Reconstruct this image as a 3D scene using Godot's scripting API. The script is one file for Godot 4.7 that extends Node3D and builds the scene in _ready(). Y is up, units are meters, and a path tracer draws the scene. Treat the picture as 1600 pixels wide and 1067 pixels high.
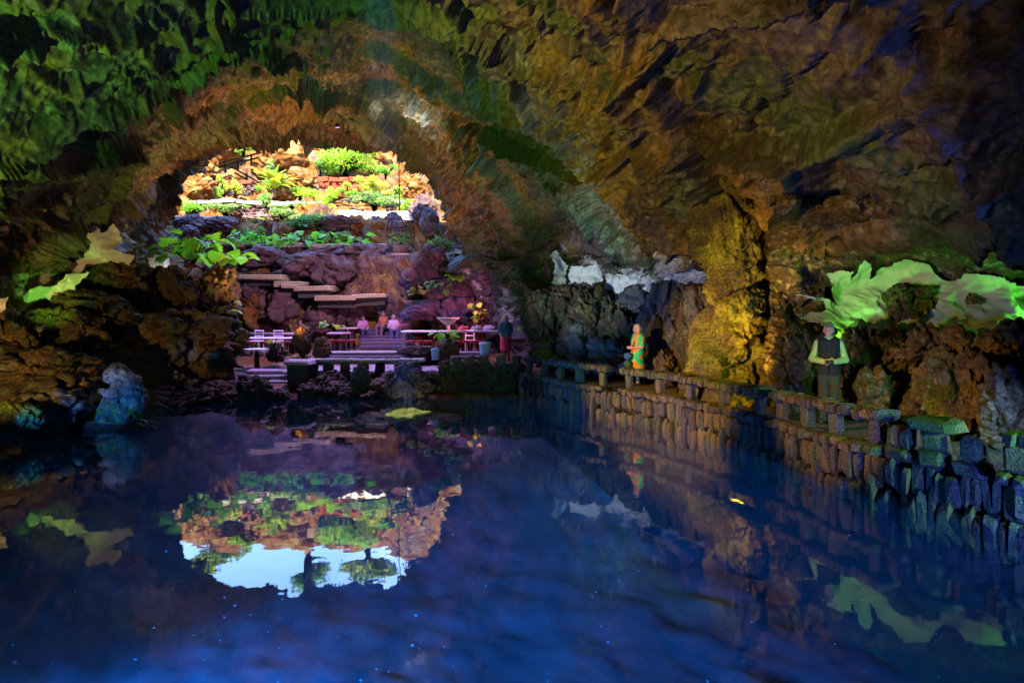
extends Node3D
# A flooded lava-tube cave: a lake in front, a stone walkway on the right, a sunlit garden pit behind.
const F := 1043.0          # focal length in pixels of the 1600 px wide photograph
const HORIZON := 485.0
const EYE := 2.7           # metres above the water
var sun_dir := Vector3(-0.83, -7.75, -8.1).normalized()
var rng := RandomNumberGenerator.new()
var names := {}
var M := {}

func P(px: float, py: float, d: float) -> Vector3:
	return Vector3((px - 800.0) / F * d, EYE + (HORIZON - py) / F * d, -d)

func numbered(n: String) -> String:
	if not names.has(n):
		names[n] = 0
		return n
	names[n] += 1
	return "%s_%03d" % [n, names[n]]

func tag(o: Node3D, label: String, category: String, group := "", kind := "") -> Node3D:
	if label: o.set_meta("label", label)
	if category: o.set_meta("category", category)
	if group: o.set_meta("group", group)
	if kind: o.set_meta("kind", kind)
	return o

func thing(called: String, label: String, category: String, at := Vector3.ZERO, turn := 0.0, group := "") -> Node3D:
	var o := Node3D.new()
	o.name = numbered(called)
	add_child(o)
	o.position = at
	o.rotation.y = turn
	tag(o, label, category, group)
	return o

func part(called: String, mesh: Mesh, mat: Material, parent: Node3D, at := Vector3.ZERO, rot := Vector3.ZERO, scl := Vector3.ONE) -> MeshInstance3D:
	var o := MeshInstance3D.new()
	o.name = called
	o.mesh = mesh
	if mat: o.material_override = mat
	o.position = at
	o.rotation = rot
	o.scale = scl
	parent.add_child(o, true)
	return o

func solo(called: String, mesh: Mesh, mat: Material, label: String, category: String, at := Vector3.ZERO, rot := Vector3.ZERO, scl := Vector3.ONE, group := "") -> MeshInstance3D:
	var o := part(numbered(called), mesh, mat, self, at, rot, scl)
	tag(o, label, category, group)
	return o

func struct(called: String, mesh: Mesh, mat: Material) -> MeshInstance3D:
	var o := part(numbered(called), mesh, mat, self)
	o.set_meta("kind", "structure")
	return o

func fnl(type: int, freq: float, seed_: int, octaves := 3, fractal := 1) -> FastNoiseLite:
	var n := FastNoiseLite.new()
	n.noise_type = type
	n.frequency = freq
	n.seed = seed_
	n.fractal_octaves = octaves
	n.fractal_type = fractal if octaves > 1 else 0
	return n

func lin(r: float, g: float, b: float) -> Color:      # linear base colour -> the sRGB that materials take
	return Color(r, g, b).linear_to_srgb()

func mat(c: Color, rough := 0.85, spec := 0.4) -> StandardMaterial3D:
	var m := StandardMaterial3D.new()
	m.albedo_color = c
	m.roughness = rough
	m.metallic_specular = spec
	return m

# ---------- textures ----------
func grey_image(n: FastNoiseLite, size: int) -> Image:
	var im := n.get_seamless_image(size, size)
	im.convert(Image.FORMAT_L8)
	return im

func tex_mix(a: Image, b: Image, c: Image, wa: float, wb: float, wc: float, bias: float) -> Image:
	var pa := a.get_data()
	var pb := b.get_data()
	var pc := c.get_data()
	var out := PackedByteArray()
	out.resize(pa.size())
	for i in pa.size():
		out[i] = clampi(int(pa[i] * wa + pb[i] * wb + pc[i] * wc + bias), 0, 255)
	return Image.create_from_data(a.get_width(), a.get_height(), false, Image.FORMAT_L8, out)

var rock_height: ImageTexture
var rock_tint: ImageTexture
var leaf_tint: ImageTexture
var ripple: ImageTexture

func make_textures() -> void:
	var s := 768
	var cell := fnl(FastNoiseLite.TYPE_CELLULAR, 0.03, 3, 1)
	cell.cellular_return_type = FastNoiseLite.RETURN_DISTANCE2_SUB
	var fb := fnl(FastNoiseLite.TYPE_SIMPLEX_SMOOTH, 0.02, 8, 6)
	fb.fractal_gain = 0.6
	var pits := fnl(FastNoiseLite.TYPE_CELLULAR, 0.04, 21, 2)
	pits.cellular_return_type = FastNoiseLite.RETURN_DISTANCE
	var a := grey_image(cell, s)
	var b := grey_image(fb, s)
	var c := grey_image(pits, s)
	rock_height = ImageTexture.create_from_image(tex_mix(a, b, c, 0.20, 0.8, 0.14, -15.0))
	rock_tint = ImageTexture.create_from_image(tex_mix(a, b, c, 0.0, 0.95, 0.10, 55.0))
	var w := fnl(FastNoiseLite.TYPE_SIMPLEX_SMOOTH, 0.02, 5, 3)
	ripple = ImageTexture.create_from_image(grey_image(w, 512))

func rock_mat(scale: float, relief: float, rough := 0.8, tint := Color.WHITE, spec := 0.35) -> StandardMaterial3D:
	var m := mat(tint, rough, spec)
	m.vertex_color_use_as_albedo = true
	m.uv1_triplanar = true
	m.uv1_world_triplanar = true
	m.uv1_scale = Vector3.ONE * scale
	m.albedo_texture = rock_tint
	m.heightmap_enabled = true
	m.heightmap_texture = rock_height
	m.heightmap_scale = relief
	return m

# ---------- mesh helpers ----------
func grid_mesh(v: PackedVector3Array, col: PackedColorArray, rows: int, cols: int, flip: bool, skip := {}) -> ArrayMesh:
	var n := PackedVector3Array()
	n.resize(v.size())
	for r in rows:
		var r0 := maxi(r - 1, 0)
		var r1 := mini(r + 1, rows - 1)
		for c in cols:
			var c0 := maxi(c - 1, 0)
			var c1 := mini(c + 1, cols - 1)
			var k := (v[r1 * cols + c] - v[r0 * cols + c]).cross(v[r * cols + c1] - v[r * cols + c0]).normalized()
			n[r * cols + c] = -k if flip else k
	var idx := PackedInt32Array()
	idx.resize((rows - 1) * (cols - 1) * 6)
	var w := 0
	for r in rows - 1:
		for c in cols - 1:
			var i := r * cols + c
			if skip.has(i): continue
			if flip:
				idx[w] = i; idx[w + 1] = i + cols; idx[w + 2] = i + 1
				idx[w + 3] = i + 1; idx[w + 4] = i + cols; idx[w + 5] = i + cols + 1
			else:
				idx[w] = i; idx[w + 1] = i + 1; idx[w + 2] = i + cols
				idx[w + 3] = i + 1; idx[w + 4] = i + cols + 1; idx[w + 5] = i + cols
			w += 6
	idx.resize(w)
	var arr := []
	arr.resize(Mesh.ARRAY_MAX)
	arr[Mesh.ARRAY_VERTEX] = v
	arr[Mesh.ARRAY_NORMAL] = n
	if col.size(): arr[Mesh.ARRAY_COLOR] = col
	arr[Mesh.ARRAY_INDEX] = idx
	var m := ArrayMesh.new()
	m.add_surface_from_arrays(Mesh.PRIMITIVE_TRIANGLES, arr)
	return m

func arrays_mesh(v: PackedVector3Array, n: PackedVector3Array, idx: PackedInt32Array, col := PackedColorArray()) -> ArrayMesh:
	var arr := []
	arr.resize(Mesh.ARRAY_MAX)
	arr[Mesh.ARRAY_VERTEX] = v
	if n.size(): arr[Mesh.ARRAY_NORMAL] = n
	if col.size(): arr[Mesh.ARRAY_COLOR] = col
	arr[Mesh.ARRAY_INDEX] = idx
	var m := ArrayMesh.new()
	m.add_surface_from_arrays(Mesh.PRIMITIVE_TRIANGLES, arr)
	return m

func smooth(a: float, b: float, x: float) -> float:
	var t := clampf((x - a) / (b - a), 0.0, 1.0)
	return t * t * (3.0 - 2.0 * t)

func cr(a: Vector2, b: Vector2, c: Vector2, d: Vector2, t: float) -> Vector2:
	return 0.5 * ((2.0 * b) + (c - a) * t + (2.0 * a - 5.0 * b + 4.0 * c - d) * t * t + (3.0 * b - a - 3.0 * c + d) * t * t * t)

func table(pts: Array, x: float) -> float:       # piecewise linear lookup [[x, y], ...]
	if x <= pts[0][0]: return pts[0][1]
	for i in range(1, pts.size()):
		if x <= pts[i][0]:
			return lerpf(pts[i - 1][1], pts[i][1], (x - pts[i - 1][0]) / (pts[i][0] - pts[i - 1][0]))
	return pts[-1][1]

# ---------- rock noises ----------
var nA := fnl(FastNoiseLite.TYPE_SIMPLEX_SMOOTH, 0.10, 11, 3)
var nB := fnl(FastNoiseLite.TYPE_CELLULAR, 0.24, 12, 1)
var nBv := fnl(FastNoiseLite.TYPE_CELLULAR, 0.24, 12, 1)
var nC := fnl(FastNoiseLite.TYPE_CELLULAR, 1.25, 13, 1)
var nD := fnl(FastNoiseLite.TYPE_SIMPLEX, 0.55, 14, 4, 2)
var nE := fnl(FastNoiseLite.TYPE_SIMPLEX_SMOOTH, 2.4, 15, 3)
var nF := fnl(FastNoiseLite.TYPE_CELLULAR, 2.5, 29, 1)
var nW := fnl(FastNoiseLite.TYPE_SIMPLEX_SMOOTH, 0.4, 16, 2)
var nP := fnl(FastNoiseLite.TYPE_SIMPLEX_SMOOTH, 0.28, 17, 4)
var nQ := fnl(FastNoiseLite.TYPE_SIMPLEX_SMOOTH, 0.75, 18, 4)
var nR := fnl(FastNoiseLite.TYPE_SIMPLEX_SMOOTH, 3.2, 19, 3)

func set_noises() -> void:
	nB.cellular_return_type = FastNoiseLite.RETURN_DISTANCE2_SUB
	nBv.cellular_return_type = FastNoiseLite.RETURN_CELL_VALUE
	nF.cellular_return_type = FastNoiseLite.RETURN_DISTANCE2_SUB
	nC.cellular_return_type = FastNoiseLite.RETURN_DISTANCE2_SUB
	for n in [nB, nBv]:
		n.domain_warp_enabled = true
		n.domain_warp_amplitude = 1.1
		n.domain_warp_frequency = 0.25
		n.domain_warp_fractal_type = FastNoiseLite.DOMAIN_WARP_FRACTAL_NONE
	nC.domain_warp_enabled = true
	nC.domain_warp_amplitude = 0.5
	nC.domain_warp_frequency = 0.7
	nC.domain_warp_fractal_type = FastNoiseLite.DOMAIN_WARP_FRACTAL_NONE

func rock_disp(p: Vector3) -> float:
	# great slabs with steps between them, split by cracks; rubble and layers only in places
	var q := Vector3(p.x, p.y * 1.4, p.z * 0.75)
	var e := nB.get_noise_3dv(q) + 1.0          # 0 at cracks
	var d := nA.get_noise_3dv(p) * 0.9
	d += nBv.get_noise_3dv(q) * 0.42
	d += (smooth(0.0, 0.10, e) - 1.0) * 0.40
	var rubble := smooth(-0.15, 0.3, nP.get_noise_3dv(p + Vector3(70, 0, 0)))
	var e2 := nC.get_noise_3dv(q) + 1.0
	d += (smooth(0.0, 0.14, e2) - 0.8) * 0.05 + rubble * (smooth(0.0, 0.35, e2) - 0.6) * 0.20
	var st := p.y * 0.55 + p.x * 0.25 + p.z * 0.08 + d * 0.9 + nW.get_noise_3dv(p) * 0.6
	st -= floorf(st)
	d += (st * st * st - 0.25) * 0.17           # broken layers
	d += nD.get_noise_3dv(q) * (0.10 + 0.12 * rubble)
	var e3 := nF.get_noise_3dv(p) + 1.0
	d += (smooth(0.0, 0.22, e3) - 0.7) * (0.05 + 0.05 * rubble)
	d += nE.get_noise_3dv(p) * (0.03 + 0.04 * rubble)
	return d

func rock_color(p: Vector3) -> Color:
	var a := nP.get_noise_3dv(p)
	var b := nQ.get_noise_3dv(p)
	var c := nR.get_noise_3dv(p)
	var col := Color(0.115, 0.073, 0.042)
	col = col.lerp(Color(0.21, 0.118, 0.032), smooth(0.02, 0.35, a + 0.35 * b))          # ochre
	col = col.lerp(Color(0.075, 0.095, 0.035), smooth(0.05, 0.4, -a + 0.45 * b))         # algae
	col = col.lerp(Color(0.10, 0.095, 0.09), smooth(0.1, 0.5, b - 0.3 * a))              # bare grey basalt
	col = col.lerp(Color(0.30, 0.27, 0.20), smooth(0.15, 0.38, c + 0.5 * b) * 0.75)        # mineral crust, contrast raised to crisp up highlights and shade
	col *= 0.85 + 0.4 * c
	return Color(maxf(col.r, 0.015), maxf(col.g, 0.012), maxf(col.b, 0.01))

# cross sections of the cave: depth, then 15 points (x, height) from under the left shore over the vault to under the walkway
var stations := [
	[-12.0, [-10,-4, -9.6,0, -10.2,1, -11.2,2, -11.4,3.5, -10.2,5.2, -7.6,7.2, -3.6,8.4, 0.6,7.9, 4.6,6.2, 8.6,4.4, 9.6,4.2, 10.4,3, 10.6,0.7, 10.6,-4]],
	[0.0, [-10,-4, -9.6,0, -10.2,1, -11.4,2, -11.6,3.5, -10.4,5.3, -7.6,7.3, -3.6,8.6, 0.6,8.1, 4.4,6.2, 8.2,4.1, 9.4,3.9, 10.4,2.8, 10.6,0.7, 10.6,-4]],
	[8.0, [-10.6,-4, -10.2,0, -11,1, -12,2, -12.2,3.5, -11,5.3, -8,7.4, -4,8.8, 0,8.1, 3.4,6.1, 6.8,3.6, 8.9,4.0, 11.2,2.8, 11.4,0.7, 11.4,-4]],
	[12.0, [-11.2,-4, -10.8,0, -11.6,1.2, -12.6,2.2, -12.8,3.6, -11.3,5.6, -8,7.6, -4,8.9, 0,8.3, 3,6.5, 6.1,3.9, 8.2,4.25, 10.2,2.8, 10.4,0.7, 10.4,-4]],
	[16.0, [-10.6,-4, -10.2,0, -11,1.5, -12.6,2.5, -13.2,3.8, -11.6,6.0, -8.4,8.0, -4.5,9.2, -0.8,8.6, 2.2,7.0, 4.7,4.5, 5.8,4.7, 6.8,3.2, 7.0,0.7, 7.0,-4]],
	[20.0, [-10.4,-4, -10,0, -11,1.8, -13,3.0, -14.2,4.2, -12.6,6.4, -9.4,8.6, -5.8,9.6, -2.4,8.8, 0.8,7.2, 3.3,4.5, 4.3,4.4, 4.9,3.2, 5.0,0.7, 5.0,-4]],
	[24.0, [-10.6,-4, -10.2,0, -11.5,2, -14,3.2, -15,4.5, -13.6,6.8, -10.6,9.2, -7.2,10.1, -4.2,9.2, -1,7.4, 1.4,5.2, 2.0,4.8, 2.4,3.2, 2.5,0.9, 2.5,-4]],
	[28.0, [-12,-4, -11.8,0.4, -13.6,2, -15.8,3, -16.8,4.6, -15.7,7.3, -13.0,9.95, -8.8,10.85, -5.4,10.0, -2.8,7.9, -1.2,5.8, -1,4.4, -0.8,2.8, -0.6,0.9, -0.6,-4]],
	[31.5, [-14.2,-4, -14.2,0.8, -15.6,2, -16.6,3.2, -17.3,5, -15.8,8.0, -13.1,10.35, -9,10.95, -5.7,10.5, -3.7,8.45, -2.3,5.9, -1.6,4.4, -1.6,2.8, -1.4,0.9, -1.4,-4]],
	[33.4, [-18,-4, -18.4,0.8, -19.4,2, -20.6,3.6, -21.4,5.5, -19.4,9.6, -15.6,12.4, -9,12.9, -4.0,12.3, -1.8,10.4, -0.6,7.4, 0.0,5.4, 0.4,3.2, 0.6,0.9, 0.6,-4]],
	[34.8, [-26,-4, -26.4,0.8, -27,3, -27.6,6, -28,9, -27,12.6, -20,14.1, -9,14.3, -2,14.2, 4,13.6, 6,12, 7,8, 7.4,4, 7.6,0.9, 7.6,-4]],
]

func row_controls(d: float) -> Array:
	var k := 0
	while k < stations.size() - 2 and d > stations[k + 1][0]: k += 1
	var s0: Array = stations[maxi(k - 1, 0)]
	var s1: Array = stations[k]
	var s2: Array = stations[k + 1]
	var s3: Array = stations[mini(k + 2, stations.size() - 1)]
	var h: float = s2[0] - s1[0]
	var t: float = clampf((d - s1[0]) / h, 0.0, 1.0)
	var out := []
	for i in 15:
		var p0 := Vector2(s0[1][2 * i], s0[1][2 * i + 1])
		var p1 := Vector2(s1[1][2 * i], s1[1][2 * i + 1])
		var p2 := Vector2(s2[1][2 * i], s2[1][2 * i + 1])
		var p3 := Vector2(s3[1][2 * i], s3[1][2 * i + 1])
		var m1: Vector2 = (p2 - p0) / maxf(s2[0] - s0[0], 0.01) * h if s0 != s1 else (p2 - p1)
		var m2: Vector2 = (p3 - p1) / maxf(s3[0] - s1[0], 0.01) * h if s3 != s2 else (p2 - p1)
		var t2 := t * t
		var t3 := t2 * t
		out.append(p1 * (2 * t3 - 3 * t2 + 1) + m1 * (t3 - 2 * t2 + t) + p2 * (-2 * t3 + 3 * t2) + m2 * (t3 - t2))
	return out

# where the rock is whitened, lime wash on the walls: centre, radii, how ragged
var washes := []

func hole_dist(p: Vector3) -> float:             # distance from the axis of the light shaft
	var a := Vector3(-3.0, 0.0, -18.9)
	var v := p - a
	return (v - sun_dir * v.dot(sun_dir)).length()

func build_cave() -> void:
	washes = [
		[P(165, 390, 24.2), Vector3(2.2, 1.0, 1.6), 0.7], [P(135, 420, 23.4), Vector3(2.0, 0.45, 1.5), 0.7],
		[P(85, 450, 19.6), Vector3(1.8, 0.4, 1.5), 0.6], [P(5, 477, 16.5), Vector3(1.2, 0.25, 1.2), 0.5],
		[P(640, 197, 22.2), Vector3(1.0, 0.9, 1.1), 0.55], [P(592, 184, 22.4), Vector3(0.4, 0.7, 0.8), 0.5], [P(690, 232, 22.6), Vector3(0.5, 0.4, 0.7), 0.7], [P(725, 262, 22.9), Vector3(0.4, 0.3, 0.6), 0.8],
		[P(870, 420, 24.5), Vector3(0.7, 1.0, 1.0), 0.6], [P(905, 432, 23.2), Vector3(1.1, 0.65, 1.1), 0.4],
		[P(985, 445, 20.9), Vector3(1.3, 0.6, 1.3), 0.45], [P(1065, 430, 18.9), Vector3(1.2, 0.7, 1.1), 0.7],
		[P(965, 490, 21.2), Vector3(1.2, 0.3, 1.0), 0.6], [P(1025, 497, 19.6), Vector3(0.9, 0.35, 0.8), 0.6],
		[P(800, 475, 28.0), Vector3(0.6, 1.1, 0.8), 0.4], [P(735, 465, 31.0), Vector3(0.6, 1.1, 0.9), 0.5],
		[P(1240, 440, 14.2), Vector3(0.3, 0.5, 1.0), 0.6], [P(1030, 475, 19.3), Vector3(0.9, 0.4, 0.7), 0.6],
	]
	var depths := []
	var d := -12.0
	while d < 34.8:
		depths.append(d)
		if d < 4.0: d += 0.5
		elif d < 8.0: d += 0.07
		elif d < 15.0: d += 0.046
		elif d < 22.0: d += 0.06
		elif d < 29.0: d += 0.08
		elif d < 32.5: d += 0.10
		else: d += 0.4
	depths.append(34.8)
	var per := [14, 18, 28, 28, 50, 72, 86, 84, 84, 86, 36, 32, 32, 10]
	var us := []
	for i in 14:
		for k in per[i]: us.append([i, float(k) / per[i]])
	us.append([13, 1.0])
	var rows := depths.size()
	var cols := us.size()
	var base := PackedVector3Array()
	base.resize(rows * cols)
	for r in rows:
		var c := row_controls(depths[r])
		for k in cols:
			var i: int = us[k][0]
			var q := cr(c[maxi(i - 1, 0)], c[i], c[i + 1], c[mini(i + 2, 14)], us[k][1])
			base[r * cols + k] = Vector3(q.x, q.y, -depths[r])
	var v := PackedVector3Array()
	v.resize(rows * cols)
	var col := PackedColorArray()
	col.resize(rows * cols)
	for r in rows:
		var r0 := maxi(r - 1, 0)
		var r1 := mini(r + 1, rows - 1)
		for k in cols:
			var i := r * cols + k
			var p := base[i]
			var n := (base[r1 * cols + k] - base[r0 * cols + k]).cross(base[r * cols + mini(k + 1, cols - 1)] - base[r * cols + maxi(k - 1, 0)]).normalized()
			n = -n                                # into the cave
			var dsp := rock_disp(p)
			var sd: float = depths[r]
			# the great slab that hangs lower on the right, its edge running back to the pillar
			if us[k][0] >= 7 and us[k][0] <= 10 and sd > 3.0 and sd < 19.0:
				var edge := p.x - (1.45 + (sd - 10.5) * 0.57) + nW.get_noise_3dv(p) * 0.5
				dsp += 0.75 * smooth(-0.05, 0.22, edge) * smooth(18.0, 16.0, sd) * smooth(10.9, 9.6, us[k][0] + us[k][1])
			if us[k][0] >= 6 and us[k][0] <= 10 and sd > 13.0 and sd < 27.0:
				var back := 22.5 + (p.x + 3.7) * 0.43 + nW.get_noise_3dv(p * 0.8) * 0.7 - sd
				dsp += 0.65 * smooth(-0.1, 0.25, back) * smooth(13.0, 20.0, sd) * smooth(-5.5, -4.0, p.x) * smooth(11.0, 10.2, us[k][0] + us[k][1])
			dsp -= 0.25 * smooth(30.0, 33.0, sd)
			p += n * dsp
			v[i] = p
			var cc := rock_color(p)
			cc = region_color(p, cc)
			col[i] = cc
	var cut := {}
	for r in rows - 1:
		if depths[r] < 3.0 or depths[r] > 16.0: continue
		for k in cols - 1:
			var i := r * cols + k
			if v[i].y > 6.0 and hole_dist(v[i]) < 0.62 + 0.28 * nQ.get_noise_3dv(v[i] * 1.5): cut[i] = true
	var rockm := rock_mat(0.40, 3.2, 0.62, Color.WHITE, 0.5)
	M.cave = rockm
	# three sheets that share their edges: left wall, vault, right wall
	var a0 := 0
	for i in 5: a0 += per[i]
	var a1 := a0
	for i in range(5, 10): a1 += per[i]
	for s in [["cave_wall_left", 0, a0], ["cave_ceiling", a0, a1], ["cave_wall_right", a1, cols - 1]]:
		var cs: int = s[2] - s[1] + 1
		var vv := PackedVector3Array()
		var cl := PackedColorArray()
		var sk := {}
		for r in rows:
			vv.append_array(v.slice(r * cols + s[1], r * cols + s[2] + 1))
			cl.append_array(col.slice(r * cols + s[1], r * cols + s[2] + 1))
			for k in cs:
				if cut.has(r * cols + s[1] + k): sk[r * cs + k] = true
		struct(s[0], grid_mesh(vv, cl, rows, cs, true, sk), rockm)

func region_color(p: Vector3, c: Color) -> Color:
	var q := nQ.get_noise_3dv(p)
	var f := nR.get_noise_3dv(p)
	# iron stains, green algae and dull violet oxide in patches of their own
	var big := nP.get_noise_3dv(p * 0.6 + Vector3(20, 5, 0))
	c = c.lerp(Color(0.29, 0.155, 0.028), 0.8 * smooth(0.12, 0.3, big + 0.3 * q + 0.2 * f))
	c = c.lerp(Color(0.075, 0.115, 0.03), 0.8 * smooth(0.12, 0.3, -big + 0.3 * q + 0.2 * f))
	c = c.lerp(Color(0.15, 0.09, 0.12), 0.6 * smooth(0.2, 0.35, nP.get_noise_3dv(p * 0.7 + Vector3(0, 40, 9)) + 0.3 * f))
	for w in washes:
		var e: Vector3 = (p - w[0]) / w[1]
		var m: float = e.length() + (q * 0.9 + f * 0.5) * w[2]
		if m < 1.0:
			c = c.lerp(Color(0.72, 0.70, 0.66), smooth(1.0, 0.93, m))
	return c

# ---------- water, lake bed, garden pit, roof ----------
func build_water() -> void:
	var m := StandardMaterial3D.new()
	m.albedo_color = Color(lin(0.002, 0.02, 0.13), 0.04)
	m.transparency = BaseMaterial3D.TRANSPARENCY_ALPHA
	m.roughness = 0.015
	m.metallic_specular = 0.5
	m.uv1_triplanar = true
	m.uv1_world_triplanar = true
	m.uv1_scale = Vector3.ONE * 0.16
	m.heightmap_enabled = true
	m.heightmap_texture = ripple
	m.heightmap_scale = 0.08
	var pm := PlaneMesh.new()
	pm.size = Vector2(40, 40)
	var w := struct("lake_water", pm, m)
	w.position = Vector3(-2, 0, -8)
	var rows := 140
	var cols := 110
	var v := PackedVector3Array()
	var col := PackedColorArray()
	for r in rows:
		for c in cols:
			var x := -17.0 + 31.0 * c / (cols - 1)
			var d := -12.0 + 36.0 * r / (rows - 1)
			var p := Vector3(x, 0, -d)
			var h := -3.2 + 0.25 * nA.get_noise_3dv(p) + 0.12 * nD.get_noise_3dv(p) + 0.05 * nE.get_noise_3dv(p)
			h += 2.2 * smooth(14.0, 21.0, d) + 1.9 * smooth(-6.0, -11.0, x)
			v.append(Vector3(x, minf(h, -0.25), -d))
			var k := 0.9 + 0.3 * nQ.get_noise_3dv(p * 1.2) + 0.5 * nR.get_noise_3dv(p * 0.6)
			col.append(Color(0.10 * k, 0.14 * k, 0.16 * k))
	var bed := mat(Color.WHITE, 0.95)
	bed.vertex_color_use_as_albedo = true
	struct("lake_bed", grid_mesh(v, col, rows, cols, false), bed)

func build_specks() -> void:
	# the tiny white blind crabs scattered over the lake bed
	var mm := MultiMesh.new()
	mm.transform_format = MultiMesh.TRANSFORM_3D
	mm.mesh = boulder_mesh(5, 6, 0.1, 1, ico2)
	mm.instance_count = 300
	var g := RandomNumberGenerator.new()
	g.seed = 44
	for k in 300:
		var d := 4.5 + 11.0 * g.randf() * g.randf()
		var x := g.randf_range(-0.85, 0.7) * d
		var y := -0.5 - 1.2 * g.randf()
		var s := 0.0095 * exp(g.randfn() * 0.55)
		mm.set_instance_transform(k, Transform3D(Basis(Vector3.UP, g.randf() * TAU).scaled(Vector3(s * 1.5, s, s)), Vector3(x, y, -d)))
	var o := MultiMeshInstance3D.new()
	o.name = "pale_specks"
	o.multimesh = mm
	o.material_override = mat(lin(0.45, 0.45, 0.43), 0.6)
	add_child(o)
	tag(o, "tiny white crabs and specks drifting in the blue lake water", "specks", "", "stuff")

var pit_profile := [[20.0, -1.6], [20.7, 0.05], [21.8, 0.3], [23.5, 0.5], [25.4, 0.7], [26.2, 0.96], [33.0, 0.98], [34.0, 3.1], [35.3, 5.0], [37.6, 6.0], [39.5, 6.3], [40.6, 8.1], [44.0, 8.5], [45.0, 9.7], [48.4, 10.2], [49.6, 11.9], [51.6, 12.6], [53.2, 14.2], [57.0, 16.8], [60.0, 18.5], [66.0, 18.8], [120.0, 19.0]]

func pit_height(x: float, d: float) -> float:
	var p := Vector3(x, 0, -d)
	var wob: float = nW.get_noise_3dv(p * 0.5) * 1.6 * smooth(34.0, 38.0, d)
	var h := table(pit_profile, d + wob)
	var xl := -18.6 - (d - 32.0) * 0.32 + nW.get_noise_3dv(p) * 1.2
	var xr := -3.2 - (d - 34.0) * 0.10 + nW.get_noise_3dv(p + Vector3(9, 3, 1)) * 1.2
	if d > 31.0:
		h = maxf(h, minf(18.0, (xl - x) * 2.2 + 1.0))
		h = maxf(h, minf(21.5, (x - xr) * 1.7 + 1.0))
		h += 2.6 * smooth(-11.0, -7.0, x) * smooth(52.0, 58.0, d)
	return h

func build_pit() -> void:
	var ds := []
	var d := 20.0
	while d < 120.0:
		ds.append(d)
		d += 0.13 if d < 62.0 else 1.5
	var xs := []
	var x := -70.0
	while x < 50.0:
		xs.append(x)
		x += 0.15 if x > -30.0 and x < 4.0 else 2.0
	var rows := ds.size()
	var cols := xs.size()
	var v := PackedVector3Array()
	v.resize(rows * cols)
	var col := PackedColorArray()
	col.resize(rows * cols)
	for r in rows:
		for c in cols:
			var h := pit_height(xs[c], ds[r])
			var p := Vector3(xs[c], h, -ds[r])
			var rough := smooth(32.8, 33.6, ds[r])
			var k := rock_disp(p * 1.5) * rough * (1.0 + 0.6 * smooth(36.5, 35.0, ds[r]))
			p += Vector3(nW.get_noise_3dv(p * 1.7), 0.0, nW.get_noise_3dv(p * 1.7 + Vector3(50, 0, 0))) * 0.5 * rough
			p += Vector3(0, 0.35 * k, 0.75 * k)
			v[r * cols + c] = p
			var a := nP.get_noise_3dv(p * 1.5)
			var b := nQ.get_noise_3dv(p * 1.4)
			var f := nR.get_noise_3dv(p * 0.8)
			var cc := Color(0.16, 0.10, 0.07)
			cc = cc.lerp(Color(0.30, 0.12, 0.018), 0.9 * smooth(-0.25, 0.1, a + 0.2 * f))
			cc = cc.lerp(Color(0.20, 0.115, 0.125), 0.8 * smooth(0.05, 0.3, -a + 0.3 * b))
			cc = cc.lerp(Color(0.45, 0.32, 0.12), smooth(0.12, 0.3, b + 0.35 * f) * 0.8)
			cc *= 0.85 + 0.45 * f
			col[r * cols + c] = cc
	M.pit = rock_mat(0.5, 4.0, 0.9)
	struct("ground", grid_mesh(v, col, rows, cols, false), M.pit)

func roof_height(x: float, d: float) -> float:
	return lerpf(12.2, 14.0, smooth(24.0, 33.0, d)) + 0.5 * nA.get_noise_3dv(Vector3(x, 0, -d))

func build_roof() -> void:
	# the lava plateau above the cave, pierced by one shaft; unseen front lip shaped to shade the pit
	var v := PackedVector3Array()
	var col := PackedColorArray()
	var rows := 100
	var cols := 120
	var skip := {}
	for r in rows:
		for c in cols:
			var d := -12.5 + 47.2 * r / (rows - 1)
			var x := -40.0 + 70.0 * c / (cols - 1)
			var p := Vector3(x, roof_height(x, d), -d)
			v.append(p)
			col.append(Color(0.14, 0.10, 0.08))
			if hole_dist(p) < 1.1: 
				for k in [0, -1, -cols, -cols - 1]: skip[r * cols + c + k] = true
	struct("plateau", grid_mesh(v, col, rows, cols, false, skip), M.cave)
	# the shaft itself
	var sv := PackedVector3Array()
	var sc := PackedColorArray()
	var side := sun_dir.cross(Vector3.RIGHT).normalized()
	var other := sun_dir.cross(side).normalized()
	var at := Vector3(-3.0, 0.0, -18.9)
	for r in 30:
		for c in 33:
			var a := TAU * c / 32.0
			var t := lerpf(8.35, 12.9, r / 29.0) / -sun_dir.y
			var q := at - sun_dir * t
			var rad := 0.92 + 0.1 * nE.get_noise_3dv(q + Vector3(cos(a), sin(a), 0))
			if r == 29: rad = 2.2
			sv.append(q + (side * cos(a) + other * sin(a)) * rad)
			sc.append(Color(0.12, 0.09, 0.07))
	struct("cave_skylight_shaft", grid_mesh(sv, sc, 30, 33, false), M.cave)
	# unseen rock slope added behind the camera to block sun and sky light
	var bv := PackedVector3Array()
	var bc := PackedColorArray()
	for r in 30:
		for c in 60:
			var x := -30.0 + 60.0 * c / 59.0
			var t := r / 29.0
			var p := Vector3(x, -4.0 + 18.0 * t, 14.5 - 1.0 * t)
			p += Vector3(0, 0, -1) * rock_disp(p)
			bv.append(p)
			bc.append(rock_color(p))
	struct("slope", grid_mesh(bv, bc, 30, 60, true), M.cave)

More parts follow.
